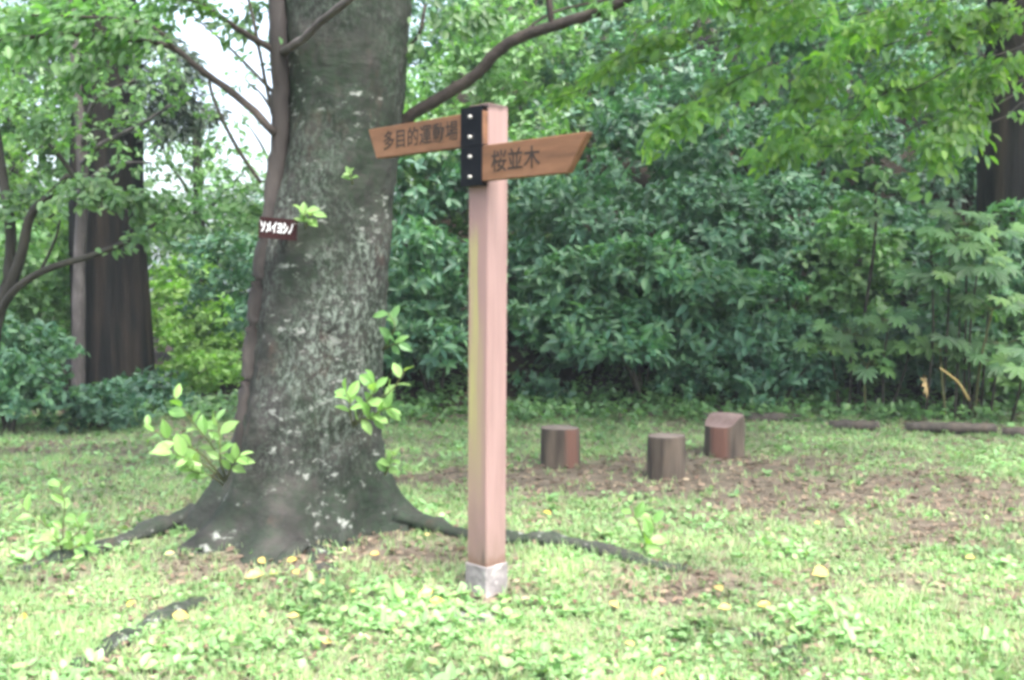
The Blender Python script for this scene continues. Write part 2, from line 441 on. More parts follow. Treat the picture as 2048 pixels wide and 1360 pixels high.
def mat_post():
    """pink painted timber; algae streak down the face that looks left, rot at the foot (object coordinates)"""
    m, n, l = newmat('pink_painted_timber')
    tc = n.new('ShaderNodeTexCoord'); sx = n.new('ShaderNodeSeparateXYZ'); l.new(tc.outputs['Object'], sx.inputs[0])
    g = n.new('ShaderNodeNewGeometry')
    def noise(s, st=(1, 1, 1), d=5.0):
        mp = n.new('ShaderNodeMapping'); mp.inputs['Scale'].default_value = st; l.new(tc.outputs['Object'], mp.inputs['Vector'])
        z = nd(n, 'ShaderNodeTexNoise', Scale=s, Detail=d); l.new(mp.outputs[0], z.inputs['Vector']); return z.outputs['Fac']
    def rng(v, a, b, c=0.0, d=1.0):
        r = nd(n, 'ShaderNodeMapRange'); r.clamp = True; r.interpolation_type = 'SMOOTHSTEP'
        for k, q in (('From Min', a), ('From Max', b), ('To Min', c), ('To Max', d)): r.inputs[k].default_value = q
        l.new(v, r.inputs['Value']); return r.outputs[0]
    def op(o_, a, b):
        x = nd(n, 'ShaderNodeMath', operation=o_)
        for i, q in enumerate((a, b)):
            if isinstance(q, float): x.inputs[i].default_value = q
            else: l.new(q, x.inputs[i])
        return x.outputs[0]
    def mixc(f, a, b):
        x = nd(n, 'ShaderNodeMix', data_type='RGBA'); l.new(f, x.inputs[0])
        for i, c in ((6, a), (7, b)):
            if isinstance(c, tuple): x.inputs[i].default_value = (*c, 1)
            else: l.new(c, x.inputs[i])
        return x.outputs[2]
    base = ramp(n, [(0.3, (0.19, 0.12, 0.11)), (0.7, (0.25, 0.162, 0.15))]); l.new(noise(6, (3, 3, .25)), base.inputs[0])
    x, y, z = sx.outputs[0], sx.outputs[1], sx.outputs[2]
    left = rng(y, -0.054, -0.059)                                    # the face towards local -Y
    c = mixc(op('MULTIPLY', left, 0.75), base.outputs[0], (0.20, 0.12, 0.11))  # shaded tone of this face mixed into the paint colour
    wob = op('MULTIPLY', op('SUBTRACT', noise(3, (4, 4, .8)), 0.5), 0.06)
    xs = op('ADD', x, wob)
    band = op('MULTIPLY', rng(xs, -0.056, -0.035), rng(xs, 0.012, -0.012))
    wide = op('MULTIPLY', rng(z, 0.25, 0.7), rng(z, 1.32, 1.05))
    band2 = op('MULTIPLY', wide, rng(xs, 0.055, 0.015))
    tall = op('MULTIPLY', rng(z, 0.35, 0.9), rng(z, 1.64, 1.5))
    alg = op('MAXIMUM', op('MULTIPLY', band, tall), op('MULTIPLY', band2, 0.45))
    alg = op('MULTIPLY', alg, left)
    c = mixc(op('MULTIPLY', alg, rng(noise(9, (3, 3, .3)), 0.25, 0.6, 0.5, 1.0)), c, (0.235, 0.22, 0.085))
    crack = rng(noise(30, (5, 5, .05), 6.0), 0.60, 0.68)
    c = mixc(op('MULTIPLY', crack, 0.55), c, (0.10, 0.062, 0.055))
    grime = op('MULTIPLY', rng(op('ADD', z, op('MULTIPLY', noise(9, (2, 2, .6)), -.5)), 0.22, -0.12), 0.5)
    c = mixc(grime, c, (0.12, 0.085, 0.06))
    worn = op('MULTIPLY', rng(noise(4, (2, 2, .35), 6.0), 0.5, 0.72), 0.35)
    c = mixc(worn, c, (0.15, 0.105, 0.095))
    rot = op('MULTIPLY', rng(op('ADD', z, op('MULTIPLY', op('SUBTRACT', noise(14, (3, 3, .3)), 0.5), 0.35)), 0.22, 0.13), left)
    rot = op('MULTIPLY', rot, rng(x, -0.02, 0.03))
    c = mixc(rot, c, (0.03, 0.018, 0.015))
    foot = rng(op('ADD', z, op('MULTIPLY', op('SUBTRACT', noise(20), 0.5), 0.08)), 0.20, 0.155)
    c = mixc(op('MULTIPLY', foot, 0.7), c, (0.11, 0.06, 0.04))
    topd = rng(op('ADD', z, op('MULTIPLY', op('SUBTRACT', noise(12), 0.5), 0.03)), 2.075, 2.10)
    c = mixc(op('MULTIPLY', topd, 0.9), c, (0.045, 0.027, 0.024))
    pb = nd(n, 'ShaderNodeBsdfPrincipled', Roughness=0.7); l.new(c, pb.inputs['Base Color'])
    bp = nd(n, 'ShaderNodeBump', Strength=0.35, Distance=0.006); l.new(noise(18, (3, 3, .15)), bp.inputs['Height']); l.new(bp.outputs[0], pb.inputs['Normal'])
    o = n.new('ShaderNodeOutputMaterial'); l.new(pb.outputs[0], o.inputs['Surface'])
    return m
M['post'] = mat_post()
M['board'] = rough_mat('varnished_board', [(0.068, 0.033, 0.018), (0.125, 0.059, 0.029), (0.175, 0.087, 0.046)], scale=6, stretch=(.5, 2.5, 2.5), bscale=18, bump=0.3, bdist=0.006, rough=0.65)
M['concrete'] = rough_mat('pale_concrete', [(0.12, 0.11, 0.11), (0.19, 0.175, 0.175), (0.42, 0.40, 0.39)], scale=9, bscale=40, bump=0.3)

# ------------------------------------------------------------------ leaves in bulk
# template: (along, across, up), folded along the midrib and drooping to the tip
T_LEAF = (np.array([(0, 0, 0), (.30, .50, .07), (.68, .42, .02), (1, 0, -.10), (.68, -.42, .02), (.30, -.50, .07)], float),
          [(0, 3, 2, 1), (0, 5, 4, 3)])
T_FINE = (np.array([(0, 0, 0), (.18, .30, .05), (.42, .50, .06), (.68, .42, .03), (.87, .2, -.04), (1, 0, -.13), (.87, -.2, -.04), (.68, -.42, .03), (.42, -.50, .06), (.18, -.30, .05), (.42, 0, -.01), (.68, 0, -.04)], float),
          [(0, 10, 2, 1), (10, 11, 3, 2), (11, 5, 4, 3), (0, 9, 8, 10), (10, 8, 7, 11), (11, 7, 6, 5)])
T_SMALL = (np.array([(0, 0, 0), (.5, .5, .06), (1, 0, -.06), (.5, -.5, .06)], float), [(0, 2, 1), (0, 3, 2)])
T_BLADE = (np.array([(0, .5, 0), (0, -.5, 0), (.55, -.35, .02), (.55, .35, .02), (1, 0, -.12)], float), [(0, 1, 2, 3), (3, 2, 4)])
T_ROUND = (np.array([(0, 0, 0), (.35, .52, .05), (.8, .42, .05), (1, 0, 0), (.8, -.42, .05), (.35, -.52, .05)], float), [(0, 3, 2, 1), (0, 5, 4, 3)])

def unit(a):
    return a / np.maximum(np.linalg.norm(a, axis=1, keepdims=True), 1e-9)

def leaf_mesh(name, B, A, Nn, L, W, tpl, mat):
    tv, tf = tpl
    A = unit(A)
    S = unit(np.cross(Nn, A))
    U = np.cross(A, S)
    n, k = len(B), len(tv)
    V = (B[:, None, :] + A[:, None, :] * (tv[None, :, 0:1] * L[:, None, None]) + S[:, None, :] * (tv[None, :, 1:2] * W[:, None, None])
         + U[:, None, :] * (tv[None, :, 2:3] * L[:, None, None])).reshape(-1, 3)
    flat = np.concatenate([np.array(f) for f in tf])
    sizes = np.array([len(f) for f in tf])
    loops = (flat[None, :] + (np.arange(n) * k)[:, None]).reshape(-1)
    tot = np.tile(sizes, n)
    start = np.concatenate([[0], np.cumsum(tot)[:-1]])
    me = bpy.data.meshes.new(name)
    me.vertices.add(len(V)); me.vertices.foreach_set('co', V.astype(np.float32).reshape(-1))
    me.loops.add(len(loops)); me.loops.foreach_set('vertex_index', loops.astype(np.int32))
    me.polygons.add(len(tot)); me.polygons.foreach_set('loop_start', start.astype(np.int32)); me.polygons.foreach_set('loop_total', tot.astype(np.int32))
    me.update(calc_edges=True)
    me.materials.append(mat)
    return me

LEAF_UNIT = {}
def unit_leaf(mat, tpl=T_FINE, key='leaf'):
    k = (mat.name, key)
    if k not in LEAF_UNIT:
        tv, tf = tpl
        me = bpy.data.meshes.new(key)
        me.from_pydata([tuple(p) for p in tv], [], tf); me.update(); me.materials.append(mat)
        LEAF_UNIT[k] = me
    return LEAF_UNIT[k]

def leaf_objects(parent, B, A, Nn, L, W, mat, name='leaf', me=None):
    me = me or unit_leaf(mat)
    A = unit(A); S = unit(np.cross(Nn, A)); U = np.cross(A, S)
    for i in range(len(B)):
        o = bpy.data.objects.new(name, me)
        col.objects.link(o)
        o.parent = parent
        a, s, u = A[i] * L[i], S[i] * W[i], U[i] * L[i]
        o.matrix_local = Matrix(((a[0], s[0], u[0], B[i][0]), (a[1], s[1], u[1], B[i][1]), (a[2], s[2], u[2], B[i][2]), (0, 0, 0, 1)))

def rand_dirs(rng, n):
    return unit(rng.normal(size=(n, 3)))

def rosettes(rng, T, D, per, L, W, spread=(35, 80), jit=0.25, droop=0.25):
    """leaves in whorls round each twig tip T pointing D"""
    m = len(T)
    T = np.repeat(T, per, 0); D = np.repeat(D, per, 0)
    n = len(T)
    ref = np.where(np.abs(D[:, 2:3]) < .9, np.array([[0, 0, 1.0]]), np.array([[1.0, 0, 0]]))
    X = unit(np.cross(D, ref)); Y = np.cross(D, X)
    az = rng.uniform(0, 2 * np.pi, n)
    el = np.radians(rng.uniform(spread[0], spread[1], n))
    R = X * np.cos(az)[:, None] + Y * np.sin(az)[:, None]
    A = D * np.cos(el)[:, None] + R * np.sin(el)[:, None] + rng.normal(size=(n, 3)) * jit * .5
    A[:, 2] -= droop
    A = unit(A)
    Nn = unit(D + np.array([[0, 0, .5]]) + rng.normal(size=(n, 3)) * jit)
    B = T - D * (rng.uniform(0, 1, n) ** 1.5 * L * 0.9)[:, None]
    ll = L * rng.uniform(.65, 1.15, n) * np.repeat(rng.uniform(.6, 1.15, m), per)
    return B, A, Nn, ll, ll * (W / L) * rng.uniform(.85, 1.15, n)

def lobe_tips(rng, lobes, dens, under=-0.55):
    """twig tips over the surfaces of lobes [(x,y,z,rx,ry,rz)]; dens = tips per square metre"""
    Ts, Ds = [], []
    for (x, y, z, rx, ry, rz) in lobes:
        area = 4 * math.pi * ((rx * ry) ** 1.6 / 3 + (rx * rz) ** 1.6 / 3 + (ry * rz) ** 1.6 / 3) ** (1 / 1.6)
        n = max(6, int(area * dens))
        d = rand_dirs(rng, n)
        d = d[d[:, 2] > under]
        r = 1 - np.abs(rng.normal(size=len(d))) * .16
        Ts.append(np.array([[x, y, z]]) + d * r[:, None] * np.array([[rx, ry, rz]]))
        dd = unit(d / np.array([[rx, ry, rz]]) + rng.normal(size=d.shape) * .35 + np.array([[0, 0, .35]]))
        Ds.append(dd)
    return np.concatenate(Ts), np.concatenate(Ds)

def shrub(name, label, cat, px, Y, rx, h, mat, seed, L=.14, W=.05, per=6, dens=34, ry=None, group=None, nparts=0, nl=8, stems=5, lift=0.12,
          X=None, droop=.25, tpl=T_LEAF, smat='twig', spread=(35, 80)):
    rng = np.random.RandomState(seed)
    X = XatY(px, Y) if X is None else X
    z0 = float(ground_z(X, Y))
    root = empty(name, (X, Y, z0), label, cat, group)
    ry = ry or rx * .75
    lobes = []
    nl = int(nl * 1.5)
    for i in range(nl):
        a = rng.uniform(0, 2 * math.pi); q = math.sqrt(rng.uniform(0, 1)) * .68
        zz = lift + (h - lift) * (.16 + .68 * ((i + rng.uniform(0, .8)) / nl))
        k = rng.uniform(.34, .56)
        shrink = 1.0 - .35 * max(0, (zz / h - .55)) * 2
        lobes.append((math.cos(a) * q * rx * shrink, math.sin(a) * q * ry * shrink, zz, rx * k * (1.05 - .3 * zz / h), ry * k, min((h - lift) * k * .38, h - zz + .02)))
    T, D = lobe_tips(rng, lobes, dens, under=-.35)
    T[:, 2] = np.maximum(T[:, 2], .06)
    B, A, Nn, ll, ww = rosettes(rng, T, D, per, L, W, droop=droop, spread=spread)
    if nparts:
        # the leaves on the side that faces the clearing, picked apart one by one
        score = B[:, 1] + rng.uniform(0, .25 * ry, len(B)) - .25 * B[:, 2]
        idx = np.argsort(score)
        k = min(nparts, len(idx) // 2)
        pick = idx[:k * 2:2]
        rest = np.setdiff1d(np.arange(len(B)), pick)
        leaf_objects(root, B[pick], A[pick], Nn[pick], ll[pick] * 1.05, ww[pick] * 1.05, mat)
    else:
        rest = np.arange(len(B))
    fo = link('foliage', leaf_mesh('foliage', B[rest], A[rest], Nn[rest], ll[rest], ww[rest], tpl, mat), mat, root)
    fo['kind'] = 'stuff'
    for i in range(min(stems, nl)):
        lb = lobes[i]
        c = curve_pts([(lb[0] * .15 + rng.uniform(-.05, .05), lb[1] * .15, -.05), (lb[0] * .4, lb[1] * .4, lb[2] * .45), (lb[0] * .9, lb[1] * .9, lb[2])], 6)
        MB().tube(c, taper(.02 + .006 * h, .006, 6), 6).build('stem', M[smat], root, True)
    return root

def canopy(root, mat, lobes, seed, dens, L, W, per=6, droop=.35, name='crown', tpl=T_SMALL, spread=(35, 85)):
    """lobes in world coordinates -> one foliage part of the tree"""
    rng = np.random.RandomState(seed)
    o = root.location
    T, D = lobe_tips(rng, [(x - o.x, y - o.y, z - o.z, a, b, c) for (x, y, z, a, b, c) in lobes], dens, under=-.8)
    B, A, Nn, ll, ww = rosettes(rng, T, D, per, L, W, droop=droop, spread=spread)
    ob = link(name, leaf_mesh(name, B, A, Nn, ll, ww, tpl, mat), mat, root)
    ob['kind'] = 'stuff'
    return ob

def spray(rng, pts, fan, nrm, n, L, W, droop=.5, per=14):
    """leafy spray along a branch: leaves gathered on side twigs, with gaps between"""
    pts = np.array([tuple(p) for p in pts])
    K = len(pts)
    m = max(2, n // per)
    tt = np.sort(rng.uniform(.02, 1, m)) * (K - 1)
    sd_ = rng.choice([-1, 1], m)
    tl = fan * (1.1 - .7 * tt / (K - 1)) * rng.uniform(.45, 1.15, m)
    tilt = rng.normal(size=(m, 3)) * .28
    j = rng.randint(0, m, n)
    t = tt[j]
    k = np.minimum(t.astype(int), K - 2); u = (t - k)[:, None]
    p = pts[k] * (1 - u) + pts[k + 1] * u
    Tn = unit(pts[k + 1] - pts[k])
    nrm = unit(np.array([nrm], float) + tilt[j] * .9)
    S = unit(np.cross(nrm, Tn)) * sd_[j][:, None]
    dirc = unit(Tn * .75 + S * .7 + tilt[j])
    q = rng.uniform(0, 1, n)
    dist = tl[j] * q
    lat = np.cross(nrm, dirc) * (rng.normal(size=n) * .05)[:, None]
    B = p + dirc * dist[:, None] + lat + rng.normal(size=(n, 3)) * .022
    B[:, 2] -= droop * dist ** 2 / max(fan, .01) * .55
    A = dirc * .8 + np.cross(nrm, dirc) * (rng.choice([-1, 1], n) * rng.uniform(.2, 1.1, n))[:, None] + rng.normal(size=(n, 3)) * .3
    A[:, 2] -= droop * rng.uniform(.3, 1.4, n)
    Nn = unit(nrm + rng.normal(size=(n, 3)) * .45)
    ll = L * rng.uniform(.6, 1.2, n)
    return B, unit(A), Nn, ll, ll * W / L

def cat_leaves(parts):
    return [np.concatenate([p[i] for p in parts]) for i in range(5)]

# ------------------------------------------------------------------ the ground
STUMPS = [(1121, 938), (1337, 962), (1456, 915)]

def cover(x, y):
    """how much grows on the ground, 0 bare .. 1 lush"""
    x = np.asarray(x, float); y = np.asarray(y, float)
    c = 0.84 + 0.18 * snoise(x, y, 1.3) + 0.26 * snoise(y, x, .45) + .14 * snoise(x, y, .17)
    def blob(px, py, rx, ry, k):
        g = G(px, py)
        return k * np.exp(-(((x - g.x) / rx) ** 2 + ((y - g.y) / ry) ** 2))
    c = c - blob(560, 1150, .85, .32, .5) - blob(800, 1110, .7, .28, .22)
    c = c - blob(1120, 950, .8, .33, .95) - blob(1330, 968, .75, .36, .9) - blob(1470, 930, 1.1, .5, 1.05)
    c = c - blob(1750, 985, 2.0, .55, .6) - blob(2000, 1030, 1.7, .6, .45) - blob(1700, 1080, 1.3, .5, .2)
    c = c - blob(972, 1195, .16, .12, .8)
    c = c - blob(1900, 1185, .75, .18, .5) - blob(1560, 1165, .4, .15, .35) - blob(1300, 1190, .25, .1, .35)
    c = c - blob(1000, 808, 2.0, .8, .9) - blob(900, 960, .6, .3, .5)
    c = c - blob(150, 900, 1.2, .5, .3) - blob(300, 1020, 1.0, .2, .3)
    c = c - 1.0 * sstep(9.9, 10.6, y - .25 * snoise(x, y, 2.5))
    # cherry roots' footprint
    c = c - 1.4 * sstep(.62, .42, np.sqrt((x + 1.05) ** 2 + (y - 5.38) ** 2))
    return np.clip(c, 0.03, 1)

def make_ground():
    def axis(fine0, fine1, step, far0, far1):
        a = list(np.arange(fine0, fine1 + 1e-6, step))
        g = step
        while a[-1] < far1: g *= 1.28; a.append(a[-1] + g)
        g = step
        while a[0] > far0: g *= 1.28; a.insert(0, a[0] - g)
        return np.array(a)
    xs, ys = axis(-6.5, 7.5, .09, -120, 120), axis(2.2, 12.5, .09, -90, 160)
    X, Y = np.meshgrid(xs, ys)
    Z = ground_z(X, Y)
    fine = ((X > -7) & (X < 8) & (Y > 2) & (Y < 13))
    Z = Z + fine * (.008 * snoise(X, Y, .33) + .005 * snoise(Y, X, .2))
    ny, nx = X.shape
    V = np.stack([X, Y, Z], -1).reshape(-1, 3)
    i = np.arange(nx * ny).reshape(ny, nx)
    Q = np.stack([i[:-1, :-1], i[:-1, 1:], i[1:, 1:], i[1:, :-1]], -1).reshape(-1, 4)
    me = bpy.data.meshes.new('ground')
    me.vertices.add(len(V)); me.vertices.foreach_set('co', V.astype(np.float32).reshape(-1))
    me.loops.add(Q.size); me.loops.foreach_set('vertex_index', Q.reshape(-1).astype(np.int32))
    me.polygons.add(len(Q)); me.polygons.foreach_set('loop_start', (np.arange(len(Q)) * 4).astype(np.int32)); me.polygons.foreach_set('loop_total', np.full(len(Q), 4, np.int32))
    me.update(calc_edges=True)
    me.polygons.foreach_set('use_smooth', [True] * len(Q))
    at = me.attributes.new('cover', 'FLOAT', 'POINT')
    at.data.foreach_set('value', cover(V[:, 0], V[:, 1]).astype(np.float32))
    ah = me.attributes.new('humus', 'FLOAT', 'POINT')
    ah.data.foreach_set('value', sstep(10.0, 11.2, V[:, 1] - .3 * snoise(V[:, 0], V[:, 1], 2.0)).astype(np.float32))
    o = link('ground', me, M['ground'])
    tag(o, 'grassy park ground with bare brown soil patches and a wooded bank behind', 'ground', kind='structure')
make_ground()

def scatter(rng, n, keep, ymin=2.6, ymax=10.8, xm=.7):
    """points on the ground, denser towards the camera as the view needs"""
    y = ymin * (ymax / ymin) ** rng.uniform(0, 1, n)
    x = rng.uniform(-1, 1, n) * (y * .5147 + xm)
    k = rng.uniform(0, 1, n) < keep(x, y)
    return x[k], y[k]

def make_cover():
    rng = np.random.RandomState(11)
    # low weeds: whorls of small rounded leaves
    x, y = scatter(rng, 40000, lambda x, y: cover(x, y) ** 1.8 * (.55 + .45 * sstep(-.4, .5, snoise(x, y + 4, .6))))
    n = len(x)
    big = 1 + .05 * np.maximum(0, y - 4)
    h = rng.uniform(.006, .032, n) * (.6 + .6 * (snoise(x, y, .8) > 0))
    T = np.stack([x, y, ground_z(x, y) + h], -1)
    D = unit(np.stack([rng.normal(size=n) * .2, rng.normal(size=n) * .2, np.ones(n)], -1))
    per = 5
    B, A, Nn, ll, ww = rosettes(rng, T, D, per, .024, .019, spread=(45, 95), jit=.3, droop=.1)
    s = np.repeat(big * rng.uniform(.5, 1.3, n) * (1 + .45 * sstep(.3, 1.0, snoise(x + 9, y, .7))), per)
    o = link('low_weeds', leaf_mesh('low_weeds', B, A, Nn, ll * s, ww * s, T_ROUND, M['weed']), M['weed'])
    tag(o, 'bright green low weeds with small rounded leaves covering the clearing', 'weeds', kind='stuff')
    # grass blades in tufts
    x, y = scatter(rng, 22000, lambda x, y: np.clip(cover(x, y) + .12, 0, 1) ** 1.3)
    per = 7
    n = len(x) * per
    x = np.repeat(x, per) + rng.normal(size=n) * .018; y = np.repeat(y, per) + rng.normal(size=n) * .018
    B = np.stack([x, y, ground_z(x, y) - .004], -1)
    A = unit(np.stack([rng.normal(size=n) * .45, rng.normal(size=n) * .45, np.ones(n)], -1))
    Nn = unit(rng.normal(size=(n, 3)) + np.array([[0, -1.0, .6]]))
    ll = rng.uniform(.02, .062, n) * (1 + .35 * (snoise(y, x, 1.1) > .3))
    o = link('grass', leaf_mesh('grass', B, A, Nn, ll, np.full(n, .005) * (1 + .12 * np.maximum(0, y - 4)), T_BLADE, M['grass']), M['grass'])
    tag(o, 'short fresh green grass growing between the weeds', 'grass', kind='stuff')
    # broad-leaved weeds in loose clumps
    x, y = scatter(rng, 5200, lambda x, y: cover(x, y) * sstep(.15, .75, snoise(x + 2, y + 7, .9)), ymax=8.5)
    n = len(x)
    T = np.stack([x, y, ground_z(x, y) + rng.uniform(.02, .055, n)], -1)
    D = unit(np.stack([rng.normal(size=n) * .25, rng.normal(size=n) * .25 - .15, np.ones(n)], -1))
    B, A, Nn, ll, ww = rosettes(rng, T, D, 5, .058, .032, spread=(40, 88), jit=.35, droop=.15)
    o = link('broad_weeds', leaf_mesh('broad_weeds', B, A, Nn, ll, ww, T_LEAF, M['weed']), M['weed'])
    tag(o, 'broad leaved weeds standing in loose clumps in the grass', 'weeds', kind='stuff')
    # brown litter, thickest where little grows
    x, y = scatter(rng, 30000, lambda x, y: np.clip(1.1 - cover(x, y), .13, .9), ymax=10.9)
    n = len(x)
    B = np.stack([x, y, ground_z(x, y) + rng.uniform(.004, .026, n)], -1)
    A = np.stack([rng.normal(size=n), rng.normal(size=n), rng.normal(size=n) * .15], -1)
    Nn = unit(np.stack([rng.normal(size=n) * .3, rng.normal(size=n) * .3, np.ones(n)], -1))
    ll = rng.uniform(.02, .055, n) * (1 + .09 * np.maximum(0, y - 6))
    o = link('leaf_litter', leaf_mesh('leaf_litter', B, A, Nn, ll, ll * rng.uniform(.3, .6, n), T_LEAF, M['litter']), M['litter'])
    tag(o, 'brown dead leaf litter over bare soil and under the shrubs', 'leaf litter', kind='stuff')
    # dark ivy-like seedlings creeping at the foot of the bank
    x, y = scatter(rng, 16000, lambda x, y: .7 * sstep(9.3, 10.0, y) * sstep(12.2, 10.6, y) * (.6 + .4 * snoise(x, y, .9)), ymin=8.8, ymax=13.0)
    n = len(x)
    T = np.stack([x, y, ground_z(x, y) + rng.uniform(.03, .16, n)], -1)
    D = unit(np.stack([rng.normal(size=n) * .3, rng.normal(size=n) * .3 - .3, np.ones(n)], -1))
    B, A, Nn, ll, ww = rosettes(rng, T, D, 5, .085, .045, spread=(45, 90))
    o = link('bank_undergrowth', leaf_mesh('bank_undergrowth', B, A, Nn, ll, ww, T_LEAF, M['mid']), M['mid'])
    tag(o, 'green seedlings and creepers at the foot of the wooded bank', 'undergrowth', kind='stuff')
make_cover()

# ------------------------------------------------------------------ the cherry tree
def make_cherry():
    YC = 5.38
    base = Vector((XatY(632, YC), YC, 0))
    root = empty('cherry_tree', base, 'big old cherry tree with lichened grey trunk leaning right behind the signpost', 'tree')
    # trunk outline: (photo y, centre x, half width) at the trunk's distance
    prof = [(-700, 745, 108), (-400, 715, 118), (-150, 700, 122), (0, 694, 122), (120, 692, 118), (230, 690, 114), (330, 681, 112), (400, 668, 117), (500, 652, 125), (600, 645, 127), (700, 637, 130),
            (800, 627, 132), (880, 620, 134), (950, 614, 140), (1010, 614, 146), (1069, 614, 150), (1110, 614, 150)]
    zs, cx, hw = [], [], []
    for (py, c, w) in reversed(prof):
        p = P(c, py, YC)
        zs.append(p.z); cx.append(p.x); hw.append(w / F * YC)
    zs, cx, hw = map(np.array, (zs, cx, hw))
    NZ, NA = 170, 128
    Z = zs[0] + (zs[-1] - zs[0]) * (np.linspace(0, 1, NZ) ** 1.25)
    CX = np.interp(Z, zs, cx); HW = np.interp(Z, zs, hw)
    # smooth
    for _ in range(6):
        CX[1:-1] = (CX[:-2] + 2 * CX[1:-1] + CX[2:]) / 4; HW[1:-1] = (HW[:-2] + 2 * HW[1:-1] + HW[2:]) / 4
    th = np.linspace(0, 2 * np.pi, NA, endpoint=False)
    ZZ, TH = np.meshgrid(Z, th, indexing='ij')
    R = np.repeat(HW[:, None], NA, 1)
    def adiff(a): return np.angle(np.exp(1j * (TH - math.radians(a))))
    zz = np.maximum(ZZ, 0)
    # root flares: angle, width, reach, height scale
    for (a, w, reach, hs_) in [(-5, .34, .36, .17), (184, .36, .30, .26), (266, .30, .42, .17), (302, .2, .12, .30), (226, .28, .40, .15), (60, .4, .3, .2), (125, .4, .3, .2)]:
        R = R + reach * np.exp(-(adiff(a) / w) ** 2) * np.exp(-zz / hs_)
    R = R + .06 * np.exp(-zz / .35)
    # fluting and lumps
    R = R - .035 * np.exp(-(adiff(288) / .09) ** 2) * sstep(.95, .25, ZZ)
    R = R - .02 * np.exp(-(adiff(213) / .12) ** 2) * sstep(2.5, .5, ZZ)
    R = R + .013 * snoise(TH * .9 + 3, ZZ * .8, .8) + .009 * snoise(TH * .5, ZZ, .25) + .0035 * snoise(TH * .5, ZZ, .09)
    R = R + .0022 * np.random.RandomState(2).normal(size=R.shape)
    for (a, z_, s_, d) in [(255, .98, .09, -.035), (240, .60, .12, .03), (300, .70, .09, .03), (246, 1.25, .10, -.02), (270, 1.92, .07, .018)]:
        R = R + d * np.exp(-(adiff(a) * .35 / s_) ** 2 - ((ZZ - z_) / s_) ** 2)
    X = CX[:, None] + R * np.cos(TH); Yv = YC + R * np.sin(TH) * .97
    V = np.stack([X - base.x, Yv - base.y, ZZ], -1).reshape(-1, 3)
    i = np.arange(NZ * NA).reshape(NZ, NA)
    Q = np.stack([i[:-1], np.roll(i, -1, 1)[:-1], np.roll(i, -1, 1)[1:], i[1:]], -1).reshape(-1, 4)
    me = bpy.data.meshes.new('trunk'); me.from_pydata(V.tolist(), [], Q.tolist() + [tuple(i[-1])]); me.update()
    me.polygons.foreach_set('use_smooth', [True] * len(me.polygons))
    link('trunk', me, M['bark'], root)
    rel = base
    def branch(name, ctrl, r0, r1, mat, n=14, seg=10, rough=.06, seed=1, flat=1.0):
        pts = curve_pts(ctrl, n)
        rnd = random.Random(seed)
        pts = [p + Vector((rnd.uniform(-1, 1), rnd.uniform(-1, 1), rnd.uniform(-1, 1))) * r0 * .12 for p in pts]
        return MB().tube(pts, taper(r0, r1, n), seg, rough, seed, flat).build(name, mat, root, True, rel)
    # the side stem clasping the trunk's left edge
    branch('side_stem', [P(480, 940, 5.24), P(492, 830, 5.24), P(501, 740, 5.25), P(510, 640, 5.25), P(520, 560, 5.24), P(534, 480, 5.24), P(545, 400, 5.24), P(558, 290, 5.24),
                         P(561, 180, 5.22), P(558, 80, 5.2), P(552, -40, 5.2), P(560, -200, 5.15)], .05, .045, M['sidestem'], 60, 16, .10, 3)
    # branches left of the trunk
    B1 = [P(556, 105, 5.2), P(520, 84, 5.15), P(470, 55, 5.05), P(420, 20, 4.95), P(360, -12, 4.85), P(250, -70, 4.6)]
    branch('branch', B1, .020, .011, M['branch'], 16, 8, .1, 4)
    B2 = [P(566, 106, 5.16), P(610, 74, 5.0), P(645, 40, 4.9), P(690, 4, 4.75), P(760, -60, 4.6)]
    branch('branch', B2, .022, .017, M['barkgrey'], 14, 8, .1, 5)
    B3 = [P(550, 268, 5.2), P(500, 215, 5.2), P(430, 160, 5.2), P(390, 132, 5.2), P(345, 95, 5.2), P(260, 80, 5.2), P(120, 70, 5.15), P(-60, 90, 5.1)]
    branch('branch', B3, .022, .010, M['branch'], 26, 8, .1, 6)
    branch('twig', [P(352, 100, 5.2), P(320, 64, 5.15), P(260, 40, 5.1), P(60, 30, 5.0)], .012, .006, M['branch'], 12, 6, .1, 7)
    branch('twig', [P(522, 365, 5.25), P(490, 320, 5.25), P(455, 260, 5.2), P(425, 190, 5.2), P(418, 158, 5.2)], .011, .008, M['twig'], 12, 6, .1, 8)
    branch('twig', [P(545, 230, 5.25), P(530, 160, 5.25), P(515, 80, 5.2), P(500, 10, 5.2), P(480, -60, 5.2)], .010, .008, M['twig'], 12, 6, .1, 9)
    # the long limb to the right
    B4 = [P(790, 262, 5.45), P(830, 226, 5.42), P(900, 184, 5.35), P(950, 150, 5.3), P(1000, 98, 5.25), P(1060, 66, 5.2), P(1130, 44, 5.15), P(1200, 22, 5.1), P(1260, -6, 5.05), P(1420, -90, 4.9)]
    branch('limb', B4, .036, .024, M['branch'], 30, 10, .08, 10)
    branch('twig', [P(1103, 52, 5.17), P(1100, 20, 5.15), P(1094, -30, 5.15), P(1090, -90, 5.1)], .018, .015, M['branch'], 8, 8, .08, 11)
    branch('twig', [P(1040, 74, 5.22), P(1075, 42, 5.3), P(1120, 20, 5.4), P(1190, 4, 5.5), P(1300, -20, 5.6)], .009, .006, M['branch'], 10, 6, .1, 12)
    branch('twig', [P(800, 106, 5.4), P(825, 88, 5.35), P(842, 60, 5.3), P(850, 10, 5.3)], .013, .008, M['branch'], 8, 6, .1, 13)
    # great limbs above the frame
    tp = Vector((float(CX[-1]), YC, float(Z[-1])))
